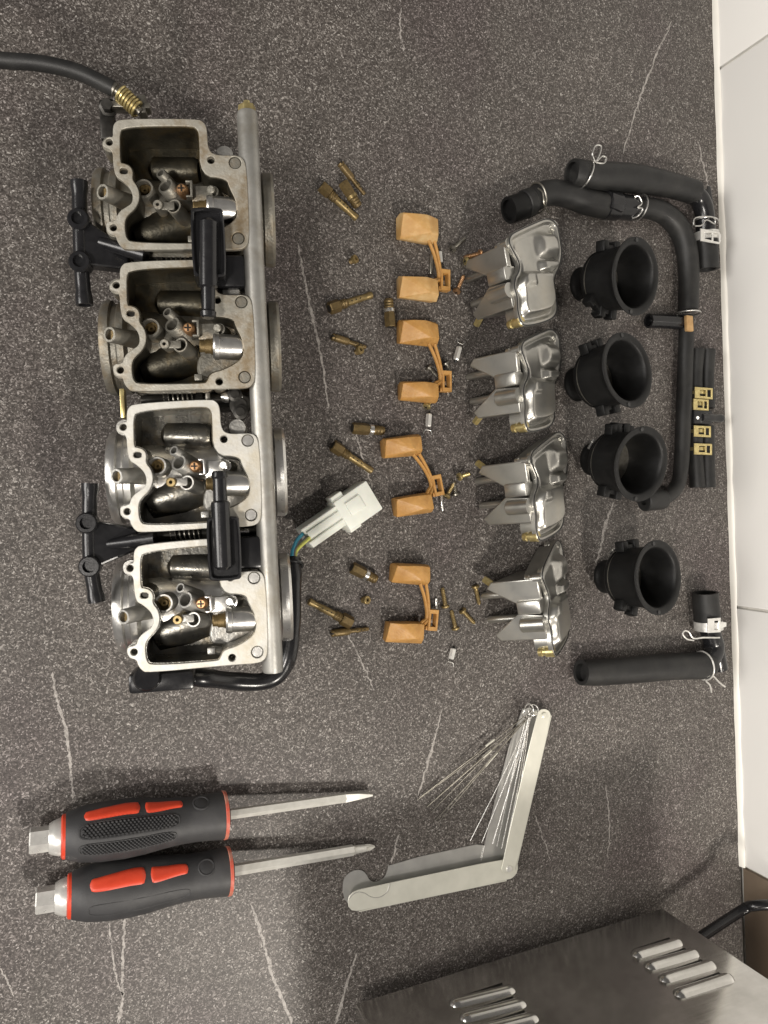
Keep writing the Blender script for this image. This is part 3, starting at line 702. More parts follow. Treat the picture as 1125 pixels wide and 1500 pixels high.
# ------------------------------------------------------------------ floats
def pontoon(c, dx, dy, w_, d, h, seed, taper):
    rr = random.Random(seed); j = lambda: rr.uniform(-.0006, .0006)
    pts = []
    q = lambda u, v, z: c + dx * (u * w_ / 2 + j()) + dy * (v * d / 2 + j()) + Z * (z * h + j() * .3)
    # base outline, with a stepped left end and a ridge running to the front right
    pts += [q(-.96, -.85, 0), q(.92, -.90, 0), q(.92, .90, 0), q(-.96, .85, 0)]
    pts += [q(-1, -.92, .45), q(1, -1, .42), q(1, 1, .42), q(-1, .95, .45)]
    pts += [q(-.97, -.62, .56), q(-.99, .78, .86), q(-.45, .82, .95), q(.36, -.48, 1.0), q(.22, .86, .93), q(.93, -.52, .82), q(.95, .80, .74)]
    return hull(pts, .0008, 2)
def floatpair(A, B, hinge, sz, label, seed, ang=0, fm='float'):
    z0 = 0.0
    a, b = P(A[0], A[1], .008), P(B[0], B[1], .008)
    dy = (a - b); dy.z = 0; dy.normalize(); dx = Vector((dy.y, -dy.x, 0))
    dxr = (Matrix.Rotation(math.radians(ang), 3, 'Z') @ dx); dyr = Vector((-dxr.y, dxr.x, 0))
    s = mmpx(612, .01)
    r = thing('carburettor_float', label, 'float', ((a.x + b.x) / 2, (a.y + b.y) / 2, 0), 'honey-coloured twin floats')
    (wA, dA, hA), (wB, dB, hB) = sz
    g = lambda p: Vector((p.x, p.y, .0002))
    obj('pontoon', pontoon(g(a), dxr, dyr, wA * s, dA * s, hA, seed, 1), fm, r, 22)
    obj('pontoon', pontoon(g(b), dxr, dyr, wB * s, dB * s, hB, seed + 1, 1), fm, r, 22)
    h0 = P(hinge[0], hinge[1], .007)
    hx, hy = dx, dy
    # hinge frame: open rectangle standing at the end of the arm
    mx = lambda p, q, c: h0 + hx * p + hy * q + Z * c
    rc = lambda u, v: [(-u, -v), (u, -v), (u, v), (-u, v)]
    fr = obj('hinge_frame', plate(rc(.0038, .0078), [rc(.0022, .0048)], -.0035, .0028, mx, .0004), 'float', r)
    obj('tang', box(mx(-.0002, -.001, -.002), hx * .0016, hy * .0014, Z * .0006, None, .0002), 'steel', fr)
    ea = g(a) + dxr * (wA * s * .33) - dyr * (dA * s * .42) + Z * .009
    eb = g(b) + dxr * (wB * s * .42) + dyr * (dB * s * .40) + Z * .009
    mid = mx(-.0052, .008, .001); mid2 = mx(-.0042, .001, 0)
    for off in (-.0014, .0016):
        o_ = dxr * off
        obj('arm', tube([ea + o_ * 1.6, ea.lerp(mid, .5) + o_ + dxr * .0006, mid + o_ * .6, mid2 + o_ * .5, eb.lerp(mid2, .4) + o_, eb + o_], .00125, 10, 6, flat=1.3), 'float', r)
    obj('gusset', box(mx(-.0030, -.0062, -.001), hx * .002, hy * .0016, Z * .002, None, .0005), 'float', r)
floatpair((613, 335), (613, 423), (651, 411), ((60, 38, .017), (60, 33, .015)), 'pale weathered twin float with a chalky upper pontoon', 1, 0, 'float_pale')
floatpair((613, 488), (614, 574), (653, 559), ((60, 35, .016), (60, 29, .015)), 'orange-brown twin float beside a ringed dark brass valve seat', 5)
floatpair((589, 654), (606, 739), (640, 711), ((59, 31, .016), (59, 31, .015)), 'twin float set askew beside the white plug', 9, -5)
floatpair((602, 841), (594, 926), (633, 908), ((58, 30, .016), (58, 32, .015)), 'twin float beside the white-banded valve seat and loose screws', 13, 1)

# ------------------------------------------------------------------ float bowls
def smooth(a, b, x):
    t = max(0, min(1, (x - a) / (b - a))); return t * t * (3 - 2 * t)
BO = [(.030, .036), (.021, .0405), (.006, .036), (-.012, .0300), (-.0205, .0265), (-.0235, .0205), (-.0205, .014), (-.0165, .006), (-.0185, .0005), (-.0235, -.004), (-.026, -.011), (-.0245, -.018), (-.0268, -.028), (-.0255, -.0365), (-.0205, -.0395), (.004, -.0365), (.0120, -.0320), (.0150, -.026), (.0150, -.010), (.0175, -.004), (.0250, .004), (.0300, .014), (.0305, .026)]
BOUT = chaikin([Vector((p[0] * 1.12, p[1])) for p in BO], 2)
def bowl(c_px, zc, yaw, tilt, label, m='bowl', roll=0, low_drain=False):
    R = Matrix.Rotation(math.radians(yaw), 3, 'Z') @ Matrix.Rotation(math.radians(tilt), 3, 'Y') @ Matrix.Rotation(math.radians(roll), 3, 'X')
    c0 = P(c_px[0], c_px[1], zc)
    def mx0(a, b, c): return c0 + R @ Vector((a, b, c))
    # rest it on the counter: lift or lower so that the lowest point touches
    low = 1e9
    for p in BOUT: low = min(low, mx0(p.x, p.y, -.003).z)
    for (a, b, c) in ((-.0275, .016, -.044), (.010, .016, -.032), (-.0295, -.019, -.043), (.010, -.019, -.031), (-.019, .0095, -.052), (-.019, -.0095, -.051)): low = min(low, mx0(a, b, c).z)
    zc2 = zc - low + .0002; c0 = P(c_px[0], c_px[1], zc2)
    mx = lambda a, b, c: c0 + R @ Vector((a, b, c))
    D = lambda v: R @ Vector(v)
    r = thing('float_bowl', label, 'float bowl', (c0.x, c0.y, 0), 'loose float bowls')
    inn = offset(BOUT, -.0030)
    body = obj('rim', plate(BOUT, [inn], -.0035, 0, mx, .0004), m, r)
    obj('gasket', plate(offset(BOUT, -.0003), [offset(BOUT, -.0011)], -.0002, .0004, mx), 'oring', body)
    # inside: one shaped tray
    ctr = Vector((0, .0)); n = len(inn); K = 44; b_ = bmesh.new()
    def hgt(x, y, e):
        lowhalf = smooth(.001, -.003, y)
        z = -.0016 * smooth(0, .05, e) + (.0062 * lowhalf + .0012 * (1 - lowhalf)) * smooth(.07, .20, e)
        # raised domes of the upper half
        g = math.exp(-(((x - .016) / .0115) ** 6 + ((y - .0190) / .0092) ** 6)); z += .0064 * g * math.sqrt(max(.15, 1 - ((y - .0190) / .0100) ** 2)) * smooth(0, .10, e)
        g = math.exp(-(((x - .015) / .0115) ** 6 + ((y - .0040) / .0036) ** 6)); z += .0056 * g * smooth(0, .10, e)
        g = math.exp(-(((x + .014) / .006) ** 6 + ((y + .006) / .0042) ** 6)); z += .002 * g * smooth(0, .08, e)
        return z
    rings = []
    for k in range(K + 1):
        f = k / K
        rg = []
        for p in inn:
            q = ctr + (p - ctr) * (1 - f) if f < 1 else ctr
            rg.append(b_.verts.new(mx(q.x, q.y, -.0004 + hgt(q.x, q.y, f))))
        rings.append(rg)
    for p, q in zip(rings, rings[1:]):
        for i in range(n): b_.faces.new((p[i], p[(i + 1) % n], q[(i + 1) % n], q[i]))
    obj('tray', b_, m, r, 60)
    # outside: side skirt and the two wedge-shaped sumps with a gap between
    sk = offset(BOUT, -.0042)
    obj('skirt', plate(sk, [offset(sk, -.002)], -.015, -.003, mx), m, r)
    def wedge(y0, y1, pts):
        b2 = []
        for a, c in pts:
            b2 += [mx(a, y0, c), mx(a, y1, c)]
        return hull(b2, .0010, 2)
    def wedge2(pts):   # (y, c) outline across a
        b2 = []
        for y, c in pts: b2 += [mx(-.0235, y, c), mx(.010, y, -.0145 + (c + .0145) * .6)]
        return hull(b2, .0012, 2)
    for a0_, a1_, pts in ((-.0275, -.0232, [(.021, -.003), (.021, -.040), (.016, -.044), (.003, -.022), (.005, -.003)]), (-.0295, -.0262, [(-.024, -.003), (-.024, -.039), (-.019, -.043), (-.004, -.022), (-.006, -.003)])):
        obj('sump_wall', hull([mx(a_, y, c) for y, c in pts for a_ in (a0_, a1_)], .0008, 2), m, r, 20)
    obj('sump', wedge2([(.0205, -.0150), (.0205, -.0395), (.0158, -.0435), (.0035, -.022), (.0035, -.0150)]), m, r, 20)
    obj('sump', wedge2([(-.0235, -.0150), (-.0235, -.0385), (-.0188, -.0425), (-.0045, -.022), (-.0045, -.0150)]), m, r, 20)
    obj('pump_block', box(mx(-.0250, .0005, -.0125), D((.0060, 0, 0)), D((0, .0050, 0)), D((0, 0, .0090)), None, .0012), m, r)
    obj('boss', cyl(mx(-.0310, -.0120, -.020), mx(-.0310, -.0120, -.002), [(0, .0048), (.04, .0054), (1, .0054)], 24), m, r)
    # overflow and drain spigots
    for (a, b, l) in ((-.019, .0095, .052), (-.019, -.0095, .051)):
        obj('spigot', cyl(mx(a, b, -.014), mx(a, b, -l), [(0, .0031), (.75, .0027), (.97, .0027), (1, .0021), (1, .0013), (.8, .0013)], 18), m, r)
    # screw pillars and screws
    for (a, b) in ((-.024, .0205), (-.026, -.0345), (.031, .0345)):
        obj('screw_pillar', cyl(mx(a, b, -.0125), mx(a, b, -.001), [(0, .0030), (.25, .0034), (.3, .0026), (.45, .0026), (.5, .0038), (.75, .0038), (1, .0040)], 18), 'bowl' if b > 0 else 'zinc', r)
    obj('drain_screw', cyl(mx(-.024, -.0265 if low_drain else .0240, -.046), mx(-.024, -.0215 if low_drain else .0190, -.040), [(0, .0024), (.1, .0028), (.9, .0028), (1, .002)], 6), 'zinc', r)
    obj('vent_ring', ringwire(mx(-.0155, -.0075, -.0015), D((0.3, 0, 1)), .0030, .0007), m, r)
bowl((787, 398), .026, 12, 16, 'float bowl whose tray is turned most open, beside a reddish and a brassy screw', low_drain=True)
bowl((793, 556), .026, 6, 27, 'float bowl with two brass fittings, beside a pale needle and an orange-brown float', low_drain=True)
bowl((806, 711), .026, 8, 28, 'clean silver float bowl, its rim touching the neck of a rubber boot')
bowl((816, 874), .026, 12, 38, 'float bowl tipped over most steeply, beside the loose screws')

# ------------------------------------------------------------------ rubber intake boots
def boot(neck, mouth, zt, label, lug_ang, seed, metal=None):
    A = P(neck[0], neck[1], .012); B = P(mouth[0], mouth[1], zt); d = (B - A).normalized(); L = (B - A).length
    x, y, _ = frame(d, Vector((0, 1, 0)))      # x: image right-ish, y: image up-ish
    r = thing('intake_boot', label, 'rubber boot', (A.x, A.y, 0), 'black rubber intake boots')
    bm = cyl(A.lerp(B, .16), B, [(.05, .0170), (.10, .0208), (.16, .0226), (.20, .0226), (.205, .0214), (.235, .0214), (.24, .0228), (.55, .0233), (.80, .0242), (.90, .0256), (.955, .0276), (.985, .0287), (.997, .0286), (1.004, .0276), (.990, .0240), (.955, .0228), (.90, .0224), (.80, .0214), (.55, .0204), (.30, .0190), (.10, .0165)], 56, up=Vector((0, 1, 0)))
    body = obj('bell', bm, 'boot', r, 50)
    # offset neck, angled away from the body axis
    n0 = A + d * (L * .22); n1 = A.copy(); n1.z = .0002 + .0112 * .75; n1 = n1 - d * .002
    obj('neck', cyl(n1, n0, [(.45, .0105), (0, .0107), (0, .0130), (.03, .0136), (.22, .0136), (.26, .0130), (.7, .0135), (1, .0165)], 36), 'boot', r, 50)
    # lugs round the waist
    for i, a in enumerate(lug_ang):
        aa = math.radians(a); v = x * math.cos(aa) + y * math.sin(aa); w_ = d.cross(v)
        for s in (-.33, .33):
            c = A + d * (L * (.44 + .02 * (i % 2))) + v * .0250 + w_ * .0105 * s * 2
            lg = obj('lug', box(c, v * .0042, w_ * .0032, d * .0042, None, .0009), 'boot', r)
        obj('lug_web', box(A + d * (L * .44) + v * .0236, v * .0025, w_ * .0080, d * .0030, None, .0006), 'boot', r)
    # notches in the lip
    for a in (100, 265):
        aa = math.radians(a); v = x * math.cos(aa) + y * math.sin(aa)
        obj('lip_notch', cyl(B + v * .0264 - d * .002, B + v * .0264 + d * .0006, [(0, .0016), (1, .0016)], 12), 'oring', r)
    if metal:
        aa = math.radians(metal); v = x * math.cos(aa) + y * math.sin(aa); c = A + d * (L * .26) + v * .0235
        obj('clamp_screw', cyl(c - d.cross(v) * .004, c + d.cross(v) * .004, [(0, .0016), (.3, .0016), (.3, .0011), (1, .0011)], 10), 'steel', r)
    obj('clamp_band', cyl(A + d * (L * .325), A + d * (L * .360), [(0, .0216), (.1, .0220), (.9, .0220), (1, .0216)], 48, up=Vector((0, 1, 0))), 'steel_dk', r)
boot((858, 415), (932, 405), .057, 'black rubber boot beside the bend of the long jointed hose', (97, 270, 240), 1, 235)
boot((850, 562), (920, 542), .057, 'black rubber boot beside the tan stick of the hose joint', (110, 282), 2)
boot((874, 672), (940, 680), .057, 'black rubber boot whose neck touches a silver float bowl', (95, 262, 85), 3, 150)
boot((893, 845), (965, 846), .057, 'black rubber boot standing nearest the short clamped hose', (95, 250), 4, 120)

# ------------------------------------------------------------------ hoses
def seg(pts, r, m, parent, name='hose', hollow=.0025, n=8, label=None):
    return obj(name, tube(pts, r, 22, n, hollow=hollow), m, parent, 50, label)
# hose A: thick hose with wire clip, elbow and flat clamp
h = thing('breather_hose', 'thick straight black hose with looped wire clip and white metal clamp by the wall', 'hose', P(930, 265))
seg([P(846, 254, .0190), P(880, 258, .0185), P(930, 262, .017), P(980, 271, .016), P(1018, 282, .0155)], lambda t: .0098 + .0016 * math.sin(math.pi * min(1, t * 1.3)), 'rubber', h)
obj('end_band', cyl(P(837, 253, .0190), P(852, 255, .0190), [(.4, .008), (0, .008), (0, .0100), (.1, .0106), (.9, .0106), (1, .0098)], 26), 'rubber', h)
b = ringwire(P(856, 256, .019), Vector((1, -.25, 0)), .0112, .0007)
b = tube([P(872, 238, .028), P(868, 226, .030), P(872, 214, .030), P(880, 214, .030), P(879, 224, .030), P(874, 236, .029), P(882, 229, .030), P(888, 232, .030), P(884, 239, .029), P(873, 238, .028)], .0007, 8, 5, b)
obj('wire_clip', b, 'steel', h)
el = obj('elbow', tube([P(1010, 282, .0155), P(1024, 291, .015), P(1032, 312, .014), P(1034, 345, .012), P(1036, 390, .0105)], .0080, 22, 6, hollow=.002), 'black', h)
obj('elbow_cap', hull([P(1036, 272, .018), P(1041, 272, .018), P(1031, 305, .02), P(1047, 312, .02), P(1036, 272, .008), P(1041, 272, .008), P(1031, 305, .004), P(1047, 312, .004)], .0008), 'black', h)
seg([P(1034, 352, .0112), P(1035, 375, .0108), P(1036, 395, .0105)], .0098, 'rubber', h, 'end_hose')
b = ringwire(P(1033, 325, .0130), Vector((.05, 1, 0)), .0102, .0007)
b = tube([P(1016, 330, .023), P(1019, 319, .024), P(1044, 318, .024), P(1047, 328, .023), P(1035, 322, .024), P(1028, 330, .024), P(1018, 331, .023)], .0006, 8, 4, b)
obj('wire_clip', b, 'steel', h)
hc = obj('hose_clamp', cyl(P(1034.5, 353, .0112), P(1034, 341, .0114), [(0, .0099), (0, .0108), (1, .0108), (1, .0099)], 30), 'white_steel', h)
obj('clamp_ear', plate([(-.008, -.0052), (.0125, -.0052), (.0145, -.003), (.0145, .003), (.0125, .0052), (-.008, .0052)], [[(-.0035, -.0028), (.0045, -.0032), (.0045, .0032), (-.0035, .0028)], [(.006, -.0035), (.0125, -.0035), (.0125, .0035), (.006, .0035)]], 0, .0010, lambda a, b_, c: P(1036, 346, .0226) + Vector((a, b_, c)), .0002), 'white_steel', hc)
# hose B: long bent hose in sections
h = thing('bent_hose', 'long jointed black hose bending round the boots to a dark cut end', 'hose', P(1000, 450))
seg([P(745, 308, .0135), P(758, 304, .0135), P(775, 297, .013)], .0100, 'boot', h, 'end_spigot', .0022)
obj('end_band', cyl(P(767, 300, .0133), P(778, 296, .0133), [(0, .0102), (.1, .0108), (.9, .0108), (1, .0102)], 28), 'rubber', h)
b = ringwire(P(787, 290, .0125), Vector((1, .35, 0)), .0112, .0007); b = tube([P(788, 276, .02), P(795, 282, .023), P(797, 300, .02), P(804, 312, .012)], .0007, 8, 6, b)
obj('wire_clip', b, 'steel_dk', h)
seg([P(776, 296, .0125), P(800, 283, .0125), P(830, 285, .0125), P(860, 296, .0125), P(892, 303, .0125)], lambda t: .0094 + .0008 * t, 'rubber', h)
obj('joint', cyl(P(884, 300, .0128), P(926, 305, .0125), [(0, .0100), (.05, .0112), (.45, .0112), (.5, .0098), (1, .0100)], 28), 'black', h)
obj('joint_tab', box(P(904, 297, .022), Vector((.006, -.001, 0)), Vector((.001, .006, 0)), Z * .0015, None, .0006), 'black', h)
b = ringwire(P(936, 304, .0125), Vector((1, -.1, .0)), .0104, .0007); b = tube([P(930, 288, .021), P(936, 288, .023), P(940, 298, .023), P(934, 304, .024), P(941, 306, .023), P(935, 316, .020), P(926, 320, .016)], .0007, 8, 5, b)
obj('wire_clip', b, 'steel', h)
seg([P(926, 305, .0122), P(950, 305, .0118), P(975, 314, .0112), P(994, 334, .0108), P(1005, 362, .0105), P(1009, 400, .0100), P(1008, 455, .0095)], lambda t: .0082 + .0008 * math.sin(t * 3.1), 'rubber', h)
obj('ring_clip', ringwire(P(1008, 459, .0108), Vector((0, 1, 0)), .0098, .0008, bm=None), 'steel', h)
obj('tan_stick', box(P(1009, 474, .0158), Vector((.0036, 0, 0)), Vector((-.0004, .0066, 0)), Z * .0018, None, .0008), 'wood', h)
tj = seg([P(950, 470, .0085), P(975, 471, .0085), P(1006, 473, .0085)], .0060, 'black', h, 'tee_branch', .0016)
seg([P(1006, 462, .0088), P(1005, 500, .0086), P(1003, 560, .0080), P(1001, 620, .0080), P(998, 680, .0082), P(992, 712, .0085), P(975, 729, .0088), P(950, 735, .0090)], lambda t: .0061 + .0004 * math.sin(t * 5), 'rubber', h, n=8)
obj('cut_end', cyl(P(943, 734, .0098), P(972, 731, .0092), [(.2, .0036), (0, .0036), (0, .0078), (.03, .0086), (.9, .0088), (1, .0080)], 26), 'rubber', h)
# hose C: twin short hoses on a tee with brass clamps
h = thing('twin_hoses', 'pair of short black hoses on a tee with four brassy spring clamps', 'hose', P(1030, 610))
for (x0, x1, xm) in ((1021, 1022, 1019), (1037, 1037, 1036)):
    seg([P(x0, 512, .0065), P(xm, 550, .006), P(xm, 598, .006)], lambda t: .0060 + .0004 * math.cos(t * 6), 'rubber', h, 'hose', .0018)
    seg([P(xm, 624, .006), P(xm, 670, .006), P(x1, 714, .0065)], lambda t: .0060 + .0005 * t, 'rubber', h, 'hose', .0018)
te = obj('tee', box(P(1024, 612, .010), Vector((.0105, 0, 0)), Vector((0, .0060, 0)), Z * .005, None, .0015), 'black', h)
obj('tee_spigot', cyl(P(1026, 612, .0125), P(1058, 613, .012), [(0, .0044), (.5, .0042), (.55, .0036), (.85, .0038), (.97, .0036), (1, .003), (1, .002), (.9, .002)], 22), 'black', te)
obj('tee_plug', cyl(P(1022, 612, .015), P(1022, 612, .0156), [(0, .0014), (1, .0012)], 12), 'white_steel', te)
for (x, y, m_, w2) in ((1030, 576, 'zinc', .0100), (1026, 593, 'zinc', .0085), (1028, 632, 'zinc', .0095), (1029, 658, 'zinc', .0100)):
    c = P(x, y, .0135); mx = lambda a, b_, cc, c=c: c + Vector((a, b_, cc))
    cl = obj('spring_clamp', plate([(-w2, -.0048), (w2, -.0048), (w2, .0048), (-w2, .0048)], [[(-w2 * .45, -.0026), (w2 * .22, -.0026), (w2 * .22, .0026), (-w2 * .45, .0026)], [(w2 * .40, -.0030), (w2 * .82, -.0030), (w2 * .82, .0030), (w2 * .40, .0030)]], 0, .0009, mx, .0002), m_, h)
    obj('clamp_strap', cyl(P(1020, y, .0062) - Vector((0, .0014, 0)), P(1020, y, .0062) + Vector((0, .0014, 0)), [(0, .0064), (0, .0070), (1, .0070), (1, .0064)], 24), m_, cl)
# hose D: lower hose with elbow, clamp and short stub
h = thing('elbow_hose', 'straight black hose ending in an elbow, twisted white wire and short clamped stub', 'hose', P(950, 980))
seg([P(851, 985, .0128), P(875, 985, .0128), P(930, 981, .0135), P(990, 976, .0140), P(1032, 975, .0145)], lambda t: .0102 + .0014 * t, 'rubber', h, 'hose', .0030)
obj('end_bulb', cyl(P(1026, 975, .0143), P(1044, 973, .0143), [(0, .0114), (.5, .0112), (.85, .0090), (1, .0050)], 26), 'rubber', h)
b = ringwire(P(1030, 975, .0144), Vector((1, .05, .0)), .0122, .0007)
b = tube([P(1030, 996, .016), P(1036, 991, .022), P(1044, 990, .022), P(1054, 1000, .012), P(1062, 1006, .008)], .0007, 8, 5, b)
b = tube([P(1038, 992, .020), P(1034, 997, .016), P(1040, 1004, .012), P(1042, 1014, .006)], .0007, 8, 5, b)
obj('wire_clip', b, 'white_steel', h)
obj('elbow', tube([P(1034, 972, .013), P(1044, 958, .012), P(1046, 946, .011), P(1044, 938, .011), P(1038, 915, .0105), P(1037, 900, .0100)], .0085, 22, 6), 'black', h)
obj('elbow_spigot', cyl(P(1046, 940, .0100), P(1053, 980, .0090), [(0, .0082), (.2, .0082), (.25, .0076), (1, .0076)], 24), 'black', h)
seg([P(1033, 868, .0115), P(1034, 885, .0112), P(1037, 914, .0108)], .0110, 'rubber', h, 'stub_hose', .0024)
hc = obj('hose_clamp', cyl(P(1037, 909, .0110), P(1038, 922, .0110), [(0, .0112), (0, .0120), (1, .0120), (1, .0112)], 30), 'white_steel', h)
obj('clamp_ear', plate([(-.006, -.006), (.008, -.0062), (.008, -.0028), (.0145, -.0018), (.0145, .0018), (.008, .0028), (.008, .0062), (-.006, .006)], [[(.001, -.0038), (.0058, -.0038), (.0058, .0038), (.001, .0038)]], 0, .0010, lambda a, b_, c: P(1044, 916, .0228) + Vector((a, b_, c)), .0002), 'white_steel', hc)
b = tube([P(1016, 938, .020), P(1006, 936, .022), P(1000, 929, .022), P(1003, 924, .022), P(1009, 926, .022), P(1016, 935, .022), P(1030, 934, .022), P(1054, 934, .020)], .0007, 8, 6)
obj('wire_pin', b, 'white_steel', h)

# ------------------------------------------------------------------ screwdrivers
def screwdriver(cap, col, tip, rot, label, knurl, phillips, iw=15):
    """cap: end of the hex cap, col: front collar of the handle, tip: blade tip (pixels)"""
    zc = .0165
    A, C, Tt = P(cap[0], cap[1], zc), P(col[0], col[1], zc), P(tip[0], tip[1], .0060)
    r = thing('screwdriver', label, 'screwdriver', (C.x, C.y, 0), 'screwdrivers side by side')
    d = (C - A).normalized(); L = (C - A).length
    hs = .155 * L
    x, y, _ = frame(d)   # x sideways, y up-ish
    prof = [(.0, .0120), (.015, .0136), (.10, .0160), (.22, .0174), (.36, .0176), (.48, .0168), (.60, .0152), (.72, .0141), (.82, .0139), (.93, .0145), (.985, .0150), (1, .0146)]
    S, E = A + d * hs, C
    obj('cap', cyl(A + d * (hs * .60), S + d * .001, [(0, .0085), (.3, .0098), (.7, .0108), (1, .0108)], 28), 'white_steel', r)
    b_ = lathe(bmesh.new(), A, A + d * (hs * .66), [(.10, .0040), (0, .0050), (0, .0068), (.06, .0075), (1, .0075)], 6, spin=.5)
    obj('hex_end', b_, 'white_steel', r, 25)
    obj('red_ring', cyl(S - d * .0004, S + d * .0022, [(0, .0112), (.3, .0128), (1, .0130)], 32), 'red', r)
    grip = obj('grip', cyl(S + d * .0012, E, prof, 40), 'grip', r, 50)
    obj('front_collar', cyl(E - d * .0008, E + d * .0022, [(0, .0145), (.2, .0152), (.8, .0150), (1, .0118)], 36), 'red_worn', r)
    obj('nose', cyl(E + d * .0020, E + d * .0034, [(0, .0110), (1, .0085)], 28), 'grip', r)
    def rad(t):
        for (t0, r0_), (t1, r1_) in zip(prof, prof[1:]):
            if t0 <= t <= t1: return r0_ + (r1_ - r0_) * (t - t0) / (t1 - t0)
        return prof[-1][1]
    S2 = S + d * .0012; LL = (E - S2).length
    def on(t, a, h=0):    # point on the handle skin; a = angle from straight up, positive to picture-up side
        aa = math.radians(a); v = y * math.cos(aa) + side * math.sin(aa)
        return S2 + d * (LL * t) + v * (rad(t) + h), v
    side = x if x.y > 0 else -x
    def patch(t0, t1, a0, a1, h, m_, name, par, nt=22, na=8, power=14):
        b2 = bmesh.new(); g = []
        tc, ac = (t0 + t1) / 2, (a0 + a1) / 2
        for i in range(nt + 1):
            row = []
            for j in range(na + 1):
                u = -1 + 2 * i / nt; v = -1 + 2 * j / na
                lim = (1 - abs(u) ** power) ** (1 / 2.2)      # rounded ends
                vv = v * lim
                e = min(1, (1 - abs(u)) * 7, (1 - abs(v)) * 2.5)
                vv *= 1 + .16 * u * (1 if t0 < .3 else -1); p, n_ = on(tc + u * (t1 - t0) / 2, ac + vv * (a1 - a0) / 2 + 2.5 * math.sin(u * 2.2), h * math.sqrt(max(0, e)) - .0003)
                row.append(b2.verts.new(p))
            g.append(row)
        for i in range(nt):
            for j in range(na): b2.faces.new((g[i][j], g[i + 1][j], g[i + 1][j + 1], g[i][j + 1]))
        return obj(name, b2, m_, par, 60)
    for (t0, t1, a0, a1) in ((.11, .455, rot + 26 - iw, rot + 26 + iw), (.478, .725, rot + 30 - iw, rot + 30 + iw - 1)):
        patch(t0, t1, a0, a1, .0011, 'red', 'red_inlay', grip)
    # finger dimple
    q, v = on(.84, rot + 28); x2, y2, _ = frame(v)
    obj('dimple_ring', ringwire(q - v * .0004, v, .0048, .0008, bm=None), 'grip', grip)
    obj('dimple', cyl(q - v * .0016, q + v * .0003, [(0, .0044), (.8, .0044), (1, .0036)], 24), 'grip', grip)
    if knurl:
        for (t0, t1, a0, a1, slope) in ((.10, .68, rot - 24, rot + 4, -6), (.10, .66, rot - 58, rot - 36, -4)):
            b2 = bmesh.new(); nt = 24; na = 6
            for i in range(nt):
                for j in range(na):
                    t = t0 + (t1 - t0) * (i + (.5 if j % 2 else 0)) / nt; a = a0 + (a1 - a0) * (j + .5) / na
                    u = -1 + 2 * (t - t0) / (t1 - t0); vv = -1 + 2 * (j + .5) / na
                    if abs(u) ** 6 + abs(vv) ** 4 > .95: continue
                    p, n_ = on(t, a, -.0002); cyl(p, p + n_ * .0015, [(0, .00118), (.6, .0009), (1, .0003)], 6, b2)
            o = obj('grip_dots', b2, 'grip', grip, 40); o['kind'] = 'stuff'
            b2 = bmesh.new(); pts = []
            for k in range(48):
                th = 2 * math.pi * k / 48; cu, su = math.cos(th), math.sin(th)
                u = math.copysign(abs(cu) ** .28, cu); vv = math.copysign(abs(su) ** .55, su)
                pts.append(on((t0 + t1) / 2 + u * (t1 - t0) / 2 * 1.04, (a0 + a1) / 2 + vv * (a1 - a0) / 2 * 1.12, .0001)[0])
            pts.append(pts[0]); obj('grip_border', tube(pts, .0005, 6, 0), 'grip', grip)
    else:
        pts = []
        for k in range(49):
            th = 2 * math.pi * k / 48; cu, su = math.cos(th), math.sin(th)
            u = math.copysign(abs(cu) ** .28, cu); vv = math.copysign(abs(su) ** .55, su)
            pts.append(on(.42 + u * .31, rot - 28 + vv * 13, -.0001)[0])
        obj('grip_border', tube(pts, .0004, 6, 0), 'grip', grip)
    # hexagonal shaft and tip
    G = E + d * .003; sd = (Tt - G).normalized(); SL = (Tt - G).length
    if phillips:
        obj('shaft', lathe(bmesh.new(), G, G + sd * SL * .85, [(0, .0038), (.985, .0038), (1, .0030)], 6, spin=.5), 'shaft', r, 25)
        b2 = cyl(G + sd * SL * .85, G + sd * SL * .93, [(0, .0029), (1, .0026)], 16)
        f0 = G + sd * SL * .93; sx, sy, _ = frame(sd)
        obj('tip_neck', b2, 'shaft', r)
        b2 = bmesh.new()
        for v in (sx + sy, sx - sy):
            v = v.normalized(); w_ = sd.cross(v)
            hull([f0 + v * .0024 + w_ * .0005, f0 + v * .0024 - w_ * .0005, f0 - v * .0024 + w_ * .0005, f0 - v * .0024 - w_ * .0005, f0 + sd * SL * .04 + v * .0021 + w_ * .0004, f0 + sd * SL * .04 - v * .0021 - w_ * .0004, f0 + sd * SL * .075 + v * .0006, f0 + sd * SL * .075 - v * .0006], 0, 1, b2)
        obj('cross_tip', b2, 'shaft', r, 20)
    else:
        obj('shaft', lathe(bmesh.new(), G, G + sd * SL * .80, [(0, .0034), (1, .0033)], 6, spin=.5), 'shaft', r, 25)
        f0 = G + sd * SL * .80; sx, sy, _ = frame(sd); Y_ = x if x.y > 0 else -x
        b2 = hull([f0 + Y_ * .0030 + Z * .002, f0 - Y_ * .0030 + Z * .002, f0 + Y_ * .0030 - Z * .002, f0 - Y_ * .0030 - Z * .002, f0 + sd * SL * .10 + Y_ * .0026 + Z * .003, f0 + sd * SL * .10 - Y_ * .0018 + Z * .003, f0 + sd * SL * .10 + Y_ * .0020 - Z * .003, f0 + sd * SL * .10 - Y_ * .0014 - Z * .003, Tt + Y_ * .0007 + Z * .0034, Tt - Y_ * .0006 + Z * .0034, Tt + Y_ * .0007 - Z * .0034, Tt - Y_ * .0006 - Z * .0034], .0003, 1)
        obj('flat_tip', b2, 'shaft', r, 20)
screwdriver((43, 1232), (327, 1194), (544, 1163), 34, 'screwdriver with dotted black grip and red inlays, flat blade', True, False)
